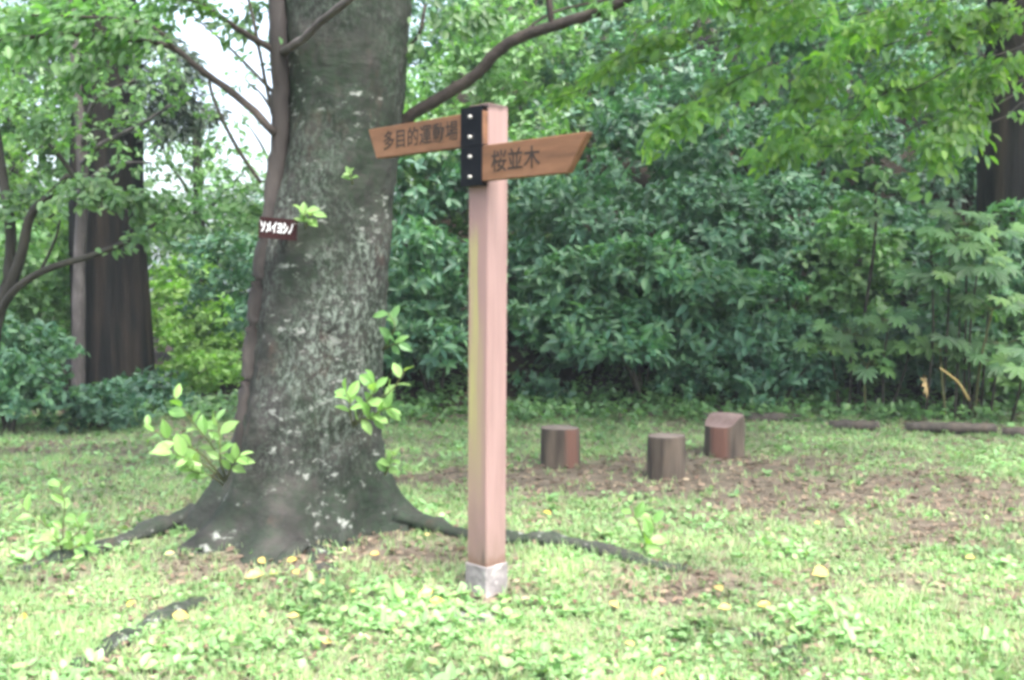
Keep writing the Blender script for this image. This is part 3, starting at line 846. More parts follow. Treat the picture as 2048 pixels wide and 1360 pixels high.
    limbs = [(tp + Vector((4.2, .2, .6)), .12), (tp + Vector((-3.2, .5, 2.0)), .15), (tp + Vector((2.8, 1.8, 2.4)), .15), (tp + Vector((-.8, 3.6, 2.6)), .16), (tp + Vector((.8, .4, 3.4)), .14)]
    for k, (e, r) in enumerate(limbs):
        branch('limb', [tp + Vector((0, 0, -.5)), tp.lerp(e, .45) + Vector((0, 0, -.25)), e], r + .05, .05, M['bark2'], 12, 10, .06, 20 + k)
    # roots
    def gr(px, py, dz): 
        g = G(px, py); return Vector((g.x, g.y, float(ground_z(g.x, g.y)) + dz))
    roots = [([gr(470, 1062, .10), gr(400, 1064, .075), gr(310, 1080, .04), gr(200, 1108, .0), gr(110, 1124, .005), gr(20, 1150, -.03)], .085, .05),
             ([gr(640, 1120, -.03), gr(650, 1150, -.02), gr(664, 1178, -.03), gr(692, 1208, -.06)], .075, .045),
             ([gr(600, 1120, .04), gr(520, 1165, -.045), gr(440, 1195, -.04), gr(375, 1222, .016), gr(300, 1258, .002), gr(240, 1295, .008), gr(175, 1340, .002), gr(90, 1400, -.04)], .05, .042),
             ([gr(790, 1075, .06), gr(860, 1078, .03), gr(930, 1092, .01), gr(1030, 1102, .02), gr(1100, 1106, .026), gr(1180, 1116, .02), gr(1300, 1138, .002), gr(1370, 1140, -.025), gr(1440, 1128, -.04)], .075, .05),
             ([gr(1430, 1235, -.05), gr(1495, 1257, -.015), gr(1560, 1280, -.008), gr(1605, 1308, -.01), gr(1680, 1350, -.03), gr(1760, 1390, -.05)], .04, .035),
             ([gr(460, 1085, .03), gr(462, 1100, .02), gr(480, 1120, -.04)], .06, .03)]
    for k, (c, r0, r1) in enumerate(roots):
        pts = curve_pts(c, 40)
        rad = [q * (1 + .22 * math.sin(i * .9 + k) + .12 * math.sin(i * 2.3 + 2 * k)) for i, q in enumerate(taper(r0, r1, 40))]
        MB().tube(pts, rad, 14, .10, 40 + k, .6).build('root', M['bark'], root, True, rel)
    # sprouts: stem with leaves picked apart
    rng = np.random.RandomState(3)
    def sprout(stems, nleaf, L, yellow=0, mat='sprout'):
        mb = MB()
        B, A, N_ = [], [], []
        for c in stems:
            pts = curve_pts(c, 8)
            mb.tube(pts, taper(.005, .002, 8), 5)
            for k in range(nleaf):
                t = .3 + .7 * (k + .5) / nleaf
                i0 = min(int(t * 7), 6); p = pts[i0].lerp(pts[i0 + 1], t * 7 - i0)
                d = (pts[i0 + 1] - pts[i0]).normalized()
                az = k * 2.4 + rng.uniform(-.3, .3)
                ax = d.cross(Vector((0, 1, .3))).normalized(); bx_ = d.cross(ax)
                a = d * .55 + (ax * math.cos(az) + bx_ * math.sin(az) * .6) * .85
                B.append(p - rel); A.append(a); N_.append(Vector((rng.normal() * .35, -.75 + rng.normal() * .25, .8)))
        o = mb.build('sprout', M['stemgreen'], root, True, rel)
        n = len(B)
        ll = np.array([L * rng.uniform(.65, 1.25) for _ in range(n)])
        mt = M[mat]
        leaf_objects(o, np.array([tuple(b) for b in B]), np.array([tuple(a) for a in A]), np.array([tuple(a) for a in N_]), ll, ll * rng.uniform(.48, .6, n), mt)
        return o
    sprout([[P(452, 960, 5.0), P(430, 900, 4.9), P(390, 850, 4.8), P(345, 790, 4.75)], [P(452, 960, 5.0), P(440, 920, 4.85), P(440, 870, 4.85), P(432, 838, 4.85)],
            [P(448, 960, 4.95), P(400, 905, 4.75), P(340, 880, 4.7), P(290, 850, 4.7)], [P(450, 965, 4.95), P(410, 930, 4.7), P(370, 915, 4.65), P(330, 900, 4.65)],
            [P(446, 970, 4.95), P(420, 950, 4.75), P(390, 945, 4.7), P(370, 930, 4.65)], [P(452, 960, 5.0), P(465, 930, 4.9), P(480, 910, 4.85)]], 8, .095)
    sprout([[P(705, 850, 5.02), P(725, 815, 4.9), P(750, 780, 4.85), P(748, 765, 4.85)], [P(712, 850, 5.02), P(740, 810, 4.92), P(785, 780, 4.85), P(812, 735, 4.85)],
            [P(705, 850, 5.02), P(700, 825, 4.9), P(700, 800, 4.85), P(690, 780, 4.85)], [P(710, 850, 5.02), P(735, 835, 4.9), P(765, 820, 4.85), P(780, 815, 4.85)],
            [P(706, 855, 5.02), P(715, 840, 4.92), P(740, 838, 4.88), P(760, 836, 4.87)]], 7, .088)
    sprout([[P(765, 700, 5.25), P(780, 680, 5.15), P(790, 650, 5.1), P(775, 625, 5.1)], [P(765, 700, 5.25), P(785, 690, 5.15), P(800, 685, 5.1)]], 6, .085, mat='cherry')
    sprout([[P(770, 950, 5.15), P(778, 925, 5.1), P(790, 905, 5.05)], [P(770, 950, 5.15), P(775, 940, 5.1), P(780, 925, 5.05)]], 4, .075)
    sprout([[P(612, 456, 5.02), P(608, 440, 4.95), P(612, 420, 4.92)], [P(612, 456, 5.02), P(618, 440, 4.95), P(626, 425, 4.9)]], 5, .07)
    sprout([[P(705, 368, 5.05), P(703, 356, 5.0), P(698, 344, 4.97)]], 5, .05)
    g = gr(128, 1116, .01)
    sprout([[g, P(125, 1060, g.y - .03), P(130, 1010, g.y - .05), P(118, 965, g.y - .05)], [g, P(110, 1070, g.y), P(70, 1035, g.y), P(40, 1012, g.y)],
            [g, P(140, 1080, g.y - .05), P(160, 1060, g.y - .08), P(150, 1035, g.y - .08)], [g, P(118, 1085, g.y - .08), P(105, 1070, g.y - .1)], [g, P(150, 1095, g.y - .08), P(180, 1085, g.y - .1)]], 6, .075)
    g = gr(1292, 1118, .05)
    sprout([[g, P(1290, 1085, g.y - .02), P(1278, 1050, g.y - .03), P(1262, 1022, g.y - .03)], [g, P(1300, 1090, g.y), P(1310, 1060, g.y), P(1300, 1030, g.y)], [g, P(1285, 1095, g.y - .04), P(1305, 1070, g.y - .06)]], 6, .085)
    # foliage on the branches in view
    rng = np.random.RandomState(8)
    sets = []
    for c, fan, n in [(B1[1:], .30, 160), (B3[4:], .38, 420), ([P(352, 100, 5.2), P(260, 40, 5.1), P(60, 30, 5.0), P(-100, 60, 5)], .4, 420), ([P(300, -20, 5.6), P(150, 20, 5.6), P(20, 110, 5.5), P(-60, 230, 5.4)], .45, 420),
                      ([P(420, -60, 5.9), P(300, 20, 5.9), P(200, 110, 5.9), P(120, 180, 5.9)], .4, 360), ([P(560, -40, 5.5), P(500, 20, 5.6), P(470, 60, 5.6)], .25, 80),
                      ([P(850, -30, 5.4), P(900, 20, 5.4), P(950, 30, 5.3), P(990, 40, 5.3)], .22, 150), ([P(845, 10, 5.3), P(840, 60, 5.3), P(830, 100, 5.3)], .12, 40),
                      ([P(1260, -60, 5.1), P(1240, -10, 5.1), P(1215, 12, 5.05)], .14, 50), ([P(1390, -60, 5.0), P(1400, -10, 5.0), P(1390, 24, 5.0)], .14, 50)]:
        sets.append(spray(rng, curve_pts(c, 10), fan, (0, -.45, .9), int(n * 1.15), .064, .031, .55, 10))
    B, A, N_, ll, ww = cat_leaves(sets)
    o = link('leafy_twigs', leaf_mesh('leafy_twigs', B - np.array([tuple(rel)]), A, N_, ll, ww, T_LEAF, M['cherry']), M['cherry'], root); o['kind'] = 'stuff'
    # crown above the frame
    lob = []
    r2 = random.Random(4)
    for e, _ in limbs:
        for k in range(7):
            q = r2.uniform(.35, 1.1)
            p = tp.lerp(e, q)
            s = r2.uniform(.7, 1.15)
            lob.append((p.x + r2.uniform(-1.1, 1.1), p.y + r2.uniform(-.6, 1.4), p.z + r2.uniform(-.1, 1.0), s * 1.2, s * 1.2, s * .7))
    lob = [q for q in lob if q[2] - q[5] > 3.4 + .1 * abs(q[1] - 5)]
    for ex, ey in ((-3.6, 4.6), (-1.6, 4.3), (.6, 4.2), (2.6, 4.4), (4.4, 4.8), (-4.4, 6.4), (-2.4, 6.3), (-.2, 6.2), (1.8, 6.0), (3.8, 6.3), (5.4, 6.6), (-3.2, 8.0), (.8, 7.8), (3.0, 8.0), (4.8, 8.4)):  # unseen outer lobes, added to shade the ground behind the signpost
        lob.append((ex + r2.uniform(-.3, .3), ey + r2.uniform(-.3, .3), 4.9 + r2.uniform(0, .9), 1.35, 1.2, .6))
    canopy(root, M['cherry'], lob, 77, 30, .10, .05, 5)
    return root
cherry = make_cherry()

# ------------------------------------------------------------------ name plate on the cherry
def text_mesh(body, size, bold=0.0, extrude=0.001, name='lettering'):
    cu = bpy.data.curves.new(name, 'FONT')
    cu.body = body; cu.size = size; cu.align_x = 'CENTER'; cu.align_y = 'CENTER'
    cu.offset = bold; cu.extrude = extrude; cu.resolution_u = 3
    o = bpy.data.objects.new(name, cu); col.objects.link(o)
    dg = bpy.context.evaluated_depsgraph_get(); dg.update()
    me = bpy.data.meshes.new_from_object(o.evaluated_get(dg))
    bpy.data.objects.remove(o); bpy.data.curves.remove(cu)
    me.name = name
    return me

def fit_text(me, w, h):
    """scale a text mesh to a width and height and centre it"""
    c = np.empty(len(me.vertices) * 3, np.float32); me.vertices.foreach_get('co', c); c = c.reshape(-1, 3)
    lo, hi = c.min(0), c.max(0)
    c[:, 0] = (c[:, 0] - (lo[0] + hi[0]) / 2) * w / (hi[0] - lo[0]); c[:, 1] = (c[:, 1] - (lo[1] + hi[1]) / 2) * h / (hi[1] - lo[1])
    me.vertices.foreach_set('co', c.reshape(-1)); me.update()
    return me

def make_plate():
    Y = 4.98
    c = P(555, 456, Y)
    k = Y / F
    root = empty('tree_name_plate', c, 'small dark brown name plate with white lettering fixed to the cherry trunk', 'sign')
    root.rotation_euler = (math.radians(2), math.radians(5.5), math.radians(-14))
    w, h = 82 * k, 39 * k
    MB().box(-w / 2, w / 2, 0, .012, -h / 2, h / 2, 0).build('board', M['plate'], root)
    MB().box(-w / 2 - .002, w / 2 + .002, -.006, .010, -h / 2 - .006, -h / 2 + .0, 0).build('lower_rim', M['plate'], root)
    t = fit_text(text_mesh('ソメイヨシノ', .04, .0012), 70 * k, 22 * k)
    o = link('lettering', t, M['white'], root)
    o.location = (-.003, -.003, .002); o.rotation_euler = (math.radians(90), 0, 0)
    for s in (-1, 1):
        MB().tube([(s * w * .46, -.004, h * .3), (s * w * .46, .03, h * .3)], .003, 8).build('nail', M['bolt'], root)
    # wooden batten that holds it off the trunk
    MB().box(-.02, .02, .013, .13, -h / 2 + .01, h / 2 - .01).build('batten', M['plate'], root)
make_plate()

# ------------------------------------------------------------------ the signpost
def make_signpost():
    ANG = math.radians(-44)
    g = G(972, 1203)
    base = Vector((g.x, g.y + .075, 0.0))
    zt0 = P(972, 212, base.y).z
    root = empty('signpost', base, 'pink painted square timber signpost with two brown direction boards', 'signpost')
    root.rotation_euler = (math.radians(-.2), math.radians(.25), ANG)
    w = .0605
    MB().box(-w, w, -w, w, .145, zt0, .006).build('post', M['post'], root)
    c = MB().box(-.066, .066, -.066, .066, -.06, .150, .004)
    c.build('concrete_footing', M['concrete'], root)
    ft = .034                                   # board thickness
    y0, y1 = -w - .001 - ft, -w - .001
    def board(outline, name, text, tx, tz, tw, th, lab):
        put = lambda u, v, a: (u, a, v)
        o = MB().prism(outline, y1, y0, put)
        b = o.build(name, M['board'], root)
        b['label'] = lab
        bm_bevel(b, .003)
        t = fit_text(text_mesh(text, .1, .0006), tw, th)
        lo = link('lettering', t, M['ink'], b)
        lo.location = (tx, y0 - .0008, tz); lo.rotation_euler = (math.radians(90), 0, 0)
        return b
    # left board: from the right edge of the post out to the left
    zt, zb = zt0 - .038, zt0 - .176
    board([(-.70, zt), (-.64, zb), (.062, zb), (.062, zt)], 'direction_board', '多目的運動場', -.335, (zt + zb) / 2 + .006, .50, .085, 'brown board pointing left')
    zt, zb = zt0 - .181, zt0 - .326
    board([(-.06, zt), (-.06, zb), (.525, zb), (.625, zt)], 'direction_board', '桜並木', .25, (zt + zb) / 2 + .003, .27, .088, 'brown board pointing right')
    for z0, z1 in ((zt0 - .178, zt0 - .016), (zt0 - .342, zt0 - .181)):
        br = MB().box(-.0625, .0625, y0 - .007, y0 - .001, z0, z1, 0).build('steel_bracket', M['iron'], root)
        # folded flanges over and under the board
        MB().box(-.0625, .0625, y0 - .001, y1, z1 - .005, z1).build('flange', M['iron'], br)
        MB().box(-.0625, .0625, y0 - .001, y1, z0, z0 + .005).build('flange', M['iron'], br)
        for z in (z0 + .036, z1 - .042):
            MB().tube([(0, y0 - .006, z), (0, y0 - .017, z), (0, y0 - .020, z)], [.0085, .008, .0045], 6).build('bolt', M['bolt'], br)

def bm_bevel(o, r):
    m = o.modifiers.new('edge', 'BEVEL'); m.width = r; m.segments = 1; m.limit_method = 'ANGLE'
make_signpost()

# ------------------------------------------------------------------ stump seats
def stump(px, py, wpx, hpx, label, seed, notch=False, strip=(9, 10)):
    g = G(px, py)
    r = wpx / 2 / F * g.y
    h = hpx / F * g.y
    cy = g.y + r * .9
    z0 = float(ground_z(g.x, cy))
    root = empty('log_stump', (g.x, cy, z0), label, 'stump', 'log stump seats on the bare soil')
    rng = np.random.RandomState(seed)
    NA, NZ = 40, 9
    rr = r * (1 + .025 * np.sin(np.arange(NA) / NA * 2 * math.pi * 3 + seed) + .022 * rng.normal(size=NA))
    def top(x, y):
        if not notch: return h + .004 * math.sin(9 * x + seed)
        t = (-x * .75 - y * .65) / r                     # towards the front left
        s = float(sstep(-.15, .75, t))
        return h - .085 * s
    v, f = [], []
    for j in range(NZ):
        q = j / (NZ - 1)
        for k in range(NA):
            a = 2 * math.pi * k / NA
            x, y = rr[k] * math.cos(a), rr[k] * math.sin(a)
            sc = 1.03 - .03 * q - (.02 if j == NZ - 1 else 0)
            v.append((x * sc, y * sc, -.06 + (top(x, y) + .06) * (q if j < NZ - 1 else 1) * (1 if j == NZ - 1 else .99)))
    for j in range(NZ - 1):
        for k in range(NA):
            m = (k + 1) % NA
            f.append((j * NA + k, j * NA + m, (j + 1) * NA + m, (j + 1) * NA + k))
    MB().add(v, f).build('bark', stump_mat(seed, strip[0] * r, strip[1] * r), root, True)
    v, f = [], []
    NR = 7
    for i in range(1, NR + 1):
        for k in range(NA):
            a = 2 * math.pi * k / NA
            x, y = rr[k] * math.cos(a) * i / NR * .982, rr[k] * math.sin(a) * i / NR * .982
            v.append((x, y, top(x, y) + (.001 if i < NR else -.001)))
    v.append((0, 0, top(0, 0) + .001)); cidx = len(v) - 1
    for k in range(NA):
        m = (k + 1) % NA
        f.append((k, m, cidx))
        for i in range(NR - 1):
            f.append((i * NA + m, i * NA + k, (i + 1) * NA + k, (i + 1) * NA + m))
    f = [tuple(reversed(q)) for q in f]
    MB().add(v, f).build('cut_top', M['cut'] if notch else M['cutdark'], root, False)
    return root

def stump_mat(seed, s0, s1):
    m, n, l = newmat('stump_bark')
    tc = n.new('ShaderNodeTexCoord')
    def noise(s, st, d=6.0):
        mp = n.new('ShaderNodeMapping'); mp.inputs['Scale'].default_value = st; mp.inputs['Location'].default_value = (seed, seed * 2.3, 0)
        l.new(tc.outputs['Object'], mp.inputs['Vector'])
        z = nd(n, 'ShaderNodeTexNoise', Scale=s, Detail=d); l.new(mp.outputs[0], z.inputs['Vector']); return z.outputs['Fac']
    r = ramp(n, [(0.3, (0.028, 0.021, 0.016)), (0.5, (0.06, 0.047, 0.035)), (0.7, (0.10, 0.076, 0.056))]); l.new(noise(16, (1, 1, .12)), r.inputs[0])
    sx = n.new('ShaderNodeSeparateXYZ'); l.new(tc.outputs['Object'], sx.inputs[0])
    wb = nd(n, 'ShaderNodeMath', operation='MULTIPLY_ADD'); wb.inputs[1].default_value = .09; l.new(noise(9, (1, 1, .3), 4), wb.inputs[0]); l.new(sx.outputs[0], wb.inputs[2])
    def edge(a, b):
        q = nd(n, 'ShaderNodeMapRange'); q.clamp = True; q.inputs['From Min'].default_value = a + .045; q.inputs['From Max'].default_value = b + .045; l.new(wb.outputs[0], q.inputs['Value']); return q.outputs[0]
    w = nd(n, 'ShaderNodeMath', operation='MULTIPLY'); l.new(edge(s0 - .02, s0 + .02), w.inputs[0]); l.new(edge(s1 + .02, s1 - .02), w.inputs[1])
    mx = nd(n, 'ShaderNodeMix', data_type='RGBA'); l.new(w.outputs[0], mx.inputs[0]); l.new(r.outputs[0], mx.inputs[6]); mx.inputs[7].default_value = (0.10, 0.048, 0.034, 1)
    pb = nd(n, 'ShaderNodeBsdfPrincipled', Roughness=.9); l.new(mx.outputs[2], pb.inputs['Base Color'])
    bp = nd(n, 'ShaderNodeBump', Strength=.8, Distance=.02); l.new(noise(20, (1, 1, .1)), bp.inputs['Height']); l.new(bp.outputs[0], pb.inputs['Normal'])
    o = n.new('ShaderNodeOutputMaterial'); l.new(pb.outputs[0], o.inputs['Surface'])
    return m
M['cut'] = rough_mat('pinkish_cut_wood', [(0.10, 0.066, 0.06), (0.15, 0.105, 0.098), (0.2, 0.145, 0.135)], scale=9, bscale=40, bump=.3)
M['cutdark'] = rough_mat('dark_weathered_cut_wood', [(0.06, 0.05, 0.045), (0.11, 0.09, 0.08), (0.17, 0.14, 0.12)], scale=12, bscale=40, bump=.4)
stump(1121, 938, 80, 78, 'log stump with a reddish stripped strip, nearest the signpost', 2, False, (.25, .95))
stump(1337, 962, 76, 86, 'dark grey log stump in the middle, nearest to the camera', 7)
stump(1456, 917, 80, 84, 'log stump with a curved pinkish cut top, farthest right', 4, True, (-.75, .05))

# ------------------------------------------------------------------ log edging along the foot of the bank
def edging(x0, y0, x1, y1, label, seed, r=.05):
    a, b = G(x0, y0), G(x1, y1)
    mid = (a + b) / 2
    root = empty('edging_log', (mid.x, mid.y, float(ground_z(mid.x, mid.y))), label, 'log', 'edging logs at the foot of the bank')
    a.z = b.z = .035
    pts = curve_pts([a, a.lerp(b, .5) + Vector((0, 0, .006)), b], 12)
    MB().tube(pts, [r * (1 + .08 * math.sin(i * 1.7 + seed)) for i in range(12)], 10, .14, seed).build('trunk_wood', M['log'], root, True, root.location)
    d = (b - a).normalized()
    for q, s in ((a, -1), (b, 1)):
        MB().tube([q + d * s * .001, q + d * s * .006], [r * .93, r * .86], 10).build('cut_end', M['cutdark'], root, False, root.location)
edging(1408, 842, 1600, 846, 'mossy edging log right behind the notched stump', 1, .055)
edging(1660, 858, 1756, 860, 'short edging log between the two longer ones', 2)
edging(1812, 862, 1990, 866, 'long edging log running towards the right border', 3)
edging(2005, 872, 2200, 884, 'edging log at the far right, cut by the border', 4)

# ------------------------------------------------------------------ flat stone before the signpost, stick and dead leaf under the fatsia
def make_small():
    g = G(945, 1240)
    o = empty('flat_stone', (g.x, g.y, .0), 'flat grey stone sunk in the grass before the signpost', 'stone')
    MB().box(-.085, .085, -.05, .05, -.03, .022, .01).build('stone_slab', M['stone'], o)
    a, b = P(1880, 736, 9.3), P(1938, 800, 9.45)
    r = MB().tube(curve_pts([a, a.lerp(b, .5) + Vector((.03, 0, .02)), b], 8), taper(.008, .014, 8), 6)
    s = r.build('dry_stick', M['stickmat'], None, True)
    tag(s, 'dry yellow stick leaning under the broad leaved shrub at right', 'stick')
M['stickmat'] = rough_mat('dry_yellow_stick', [(0.28, 0.21, 0.08), (0.4, 0.3, 0.13)], scale=10)
make_small()

# ------------------------------------------------------------------ fatsia with big hand-shaped leaves
def palmate(lobes=8, seed=0):
    rnd = random.Random(seed)
    v = [(0.0, 0.0, 0.05)]
    outl = []
    for k in range(lobes):
        a = math.radians(-125 + 250 * k / (lobes - 1)) + rnd.uniform(-.05, .05)
        ln = .55 + .45 * math.cos(a * .62) + rnd.uniform(-.04, .04)
        da = math.radians(250 / (lobes - 1)) / 2
        if k == 0: outl.append((a - da * .9, .22, .0))
        outl.append((a - da * .62, ln * .72, -.01)); outl.append((a, ln, -.10)); outl.append((a + da * .62, ln * .72, -.01))
        outl.append((a + da, .47 if k < lobes - 1 else .22, .03))
    v += [(math.cos(a) * r, math.sin(a) * r, z) for a, r, z in outl]
    f = [(0, i, i + 1) for i in range(1, len(outl))]
    me = bpy.data.meshes.new('fatsia_leaf'); me.from_pydata(v, [], f); me.update(); me.materials.append(M['fatsia'])
    return me
PALM = [palmate(8, 1), palmate(9, 2), palmate(7, 3)]

def fatsia(px, Y, heads, label, seed, L=.20, X=None):
    """heads: (px, py, dY, leaves)"""
    rng = np.random.RandomState(seed)
    X0 = XatY(px, Y)
    z0 = float(ground_z(X0, Y))
    root = empty('fatsia_shrub', (X0, Y, z0), label, 'shrub')
    for i, (hx, hy, dy, n) in enumerate(heads):
        t = P(hx, hy, Y + dy) - root.location
        MB().tube(curve_pts([(t.x * .7 + .05 * math.sin(i * 2.2), .1 + .08 * math.cos(i * 3), -.05), (t.x * .85, t.y * .5 + .05, t.z * .55), tuple(t)], 8), taper(.015, .009, 8), 7).build('stem', M['stemgreen' if i in (3, 7) else 'twig'], root, True)
        pet = MB()
        for k in range(n):
            az = 2.399 * k + rng.uniform(-.3, .3)
            el = rng.uniform(-.15, .75) - .25 * (k / n)
            d = Vector((math.cos(az) * math.cos(el), math.sin(az) * math.cos(el), math.sin(el)))
            pl = rng.uniform(.12, .30)
            e = t + d * pl
            pet.tube([tuple(t), tuple(t + d * pl * .6 + Vector((0, 0, .015))), tuple(e)], [.004, .003, .003], 4)
            a = np.array([[d.x, d.y * .5 - .25, d.z - .75]]); nn = np.array([[d.x * .5 + rng.normal() * .2, -.75 + d.y * .3 + rng.normal() * .2, .75]])
            l_ = np.array([L * rng.uniform(.7, 1.15)])
            leaf_objects(root, np.array([tuple(e)]), a, nn, l_, l_ * rng.uniform(.9, 1.1), M['fatsia'], 'leaf', PALM[int(rng.randint(3))])
        pet.build('leaf_stalks', M['stemgreen'], root, True)['kind'] = 'stuff'
    return root
fatsia(1925, 9.9, [(1900, 480, 0, 16), (1955, 540, -.1, 14), (1865, 560, -.05, 13), (1985, 620, -.2, 9), (1935, 450, .2, 13), (1920, 600, .1, 9), (1990, 480, .1, 10), (1880, 690, .1, 8), (1960, 720, .1, 8), (2010, 690, .0, 8)], 'light green shrub with big hand shaped leaves at the right', 21, .18)
fatsia(1745, 10.2, [(1700, 670, 0, 12), (1780, 640, -.1, 12), (1820, 700, 0, 9), (1735, 730, -.1, 9), (1660, 700, .1, 9)], 'low shrub with hand shaped leaves left of the leaning yellow stick', 22, .16)
fatsia(2060, 9.5, [(2045, 745, -.1, 9), (2075, 720, 0, 8)], 'broad leaved shrub cut by the right border near the ground', 23, .15)

# ------------------------------------------------------------------ shrubs on the bank (right)
HG = 'shrubs covering the wooded bank'
shrub('evergreen_shrub', 'wide glossy evergreen shrub behind the three log stumps', 'shrub', 1290, 10.75, 1.65, 1.80, M['aucuba'], 31, .165, .06, 7, 30, ry=1.0, nparts=260, nl=15, lift=.12, stems=6)
shrub('evergreen_shrub', 'glossy evergreen shrub between the cherry trunk and the post', 'shrub', 868, 10.9, .95, 1.95, M['aucuba'], 32, .15, .055, 6, 32, nparts=120, nl=10, lift=.12)
shrub('evergreen_shrub', 'low glossy shrub under the right end of the wide evergreen shrub', 'shrub', 1560, 10.55, .75, 1.0, M['dark'], 33, .15, .06, 6, 32, nparts=90, nl=8, lift=.04)
shrub('evergreen_shrub', 'dark shrub rising just right of the post above the wide evergreen shrub', 'shrub', 1120, 12.0, 1.4, 2.3, M['dark'], 34, .14, .05, 6, 30, nl=12)
shrub('evergreen_shrub', 'tall dark shrub in the middle of the bank under the maple sprays', 'shrub', 1480, 12.0, 1.5, 2.1, M['dark'], 35, .14, .055, 6, 30, nl=12)
shrub('leafy_shrub', 'mid green shrub around the thin leaning sapling', 'shrub', 1710, 11.4, 1.1, 1.9, M['mid'], 36, .12, .06, 6, 32, nl=11)
shrub('leafy_shrub', 'pale green whorled shrub at the right border above the hand shaped leaves', 'shrub', 2010, 11.0, .95, 2.15, M['aucuba'], 37, .17, .055, 8, 26, nl=9)
shrub('leafy_shrub', 'dim shrub behind the hand shaped leaves at the right', 'shrub', 1880, 12.2, 1.3, 1.6, M['dark'], 38, .13, .055, 6, 30, nl=10)
for q, (px, Y, rx, h, mt) in enumerate([(1010, 12.0, .8, 1.1, 'dark'), (1480, 11.2, 1.0, 1.3, 'aucuba'), (1640, 11.0, .9, .9, 'dark'), (1830, 10.9, 1.0, 1.0, 'dark'), (1980, 10.7, .9, .9, 'mid'), (2140, 10.6, 1.0, 1.5, 'mid'), (760, 11.0, .8, 1.3, 'dark')]):
    shrub('bank_shrub', ('dark shrub at the bank foot just right of the post', 'glossy shrub filling the gap right of the wide evergreen shrub', 'dark low shrub at the bank foot left of the sapling',
          'dark low shrub behind the leaning yellow stick', 'mid green shrub at the foot of the big hand shaped leaves', 'mid green shrub cut by the right border at the bank foot', 'dark shrub at the bank foot hidden by the cherry trunk')[q], 'shrub', px, Y, rx, h, M[mt], 80 + q, .14, .055, 6, 34, nl=10, stems=3, lift=.0, group=HG)
shrub('leafy_shrub', 'low leafy plant at the foot of the wide evergreen shrub, left of its hollow', 'shrub', 1085, 10.5, .4, .42, M['dark'], 91, .10, .045, 6, 50, nl=6, stems=3, lift=.0)
shrub('leafy_shrub', 'low leafy plant behind the notched stump under the wide evergreen shrub', 'shrub', 1440, 10.6, .7, .6, M['aucuba'], 92, .12, .05, 6, 45, nl=8, stems=3, lift=.0)
k = 0
for Y, pxs, h, mats in [(13.4, (760, 930, 1090, 1280, 1450, 1640, 1830, 2020, 2180), 2.5, 'dark mid dark mid dark'), (15.3, (720, 860, 1010, 1190, 1380, 1560, 1750, 1950, 2150), 2.9, 'mid dark aucuba mid'),
                        (17.6, (700, 850, 1000, 1160, 1340, 1520, 1710, 1900, 2100), 3.3, 'mid mid dark'), (20.5, (680, 830, 990, 1150, 1330, 1520, 1720, 1920, 2120), 4.2, 'mid dark mid')]:
    ml = mats.split()
    for px in pxs:
        k += 1
        shrub('bank_shrub', {13.4: 'shrub on the lower slope of the wooded bank behind the front shrubs', 15.3: 'shrub halfway up the wooded bank', 17.6: 'shrub high on the wooded bank', 20.5: 'tall shrub along the top of the wooded bank'}[Y], 'shrub', px + (k * 37) % 50 - 25, Y + .3 * math.sin(k * 2.1), .115 * Y * .85, h * (1 + .15 * math.sin(k * 1.7)), M['dark' if (px > 1350 and Y < 18) else ml[k % len(ml)]], 100 + k,  # right side gets darker leaves: shade behind the maple put into the colour
              .15 + .004 * (Y - 12), .065 + .002 * (Y - 12), 6, 17 if Y < 16 else 11, nl=9, stems=3, group=HG + {13.4: ', lower slope', 15.3: ', middle', 17.6: ', upper slope', 20.5: ', top'}[Y], tpl=T_SMALL if Y > 15 else T_LEAF)

# sapling
def sapling():
    a = Vector((XatY(1722, 10.9), 10.9, 0)); a.z = float(ground_z(a.x, a.y))
    root = empty('sapling', a, 'thin leaning sapling with brown stem left of the hand shaped leaves', 'sapling')
    ctrl = [a + Vector((0, 0, -.05)), P(1728, 640, 10.8), P(1748, 500, 10.7), P(1752, 400, 10.6), P(1744, 330, 10.5), P(1730, 280, 10.4)]
    MB().tube(curve_pts(ctrl, 20), taper(.022, .010, 20), 7, .1).build('trunk', M['branch'], root, True, a)
    rng = np.random.RandomState(5)
    S = []
    for q in ([P(1745, 345, 10.5), P(1770, 340, 10.3), P(1810, 380, 10.2)], [P(1750, 400, 10.6), P(1720, 400, 10.4), P(1680, 430, 10.3)], [P(1735, 300, 10.4), P(1700, 280, 10.2), P(1660, 300, 10.1)], [P(1750, 470, 10.7), P(1790, 470, 10.5)]):
        MB().tube(curve_pts(q, 6), taper(.006, .003, 6), 5).build('twig', M['twig'], root, True, a)
        S.append(spray(rng, curve_pts(q, 8), .25, (0, -.4, .9), 60, .13, .06, .5))
    B, A, N_, ll, ww = cat_leaves(S)
    link('foliage', leaf_mesh('foliage', B - np.array([tuple(a)]), A, N_, ll, ww, T_LEAF, M['mid']), M['mid'], root)['kind'] = 'stuff'
sapling()

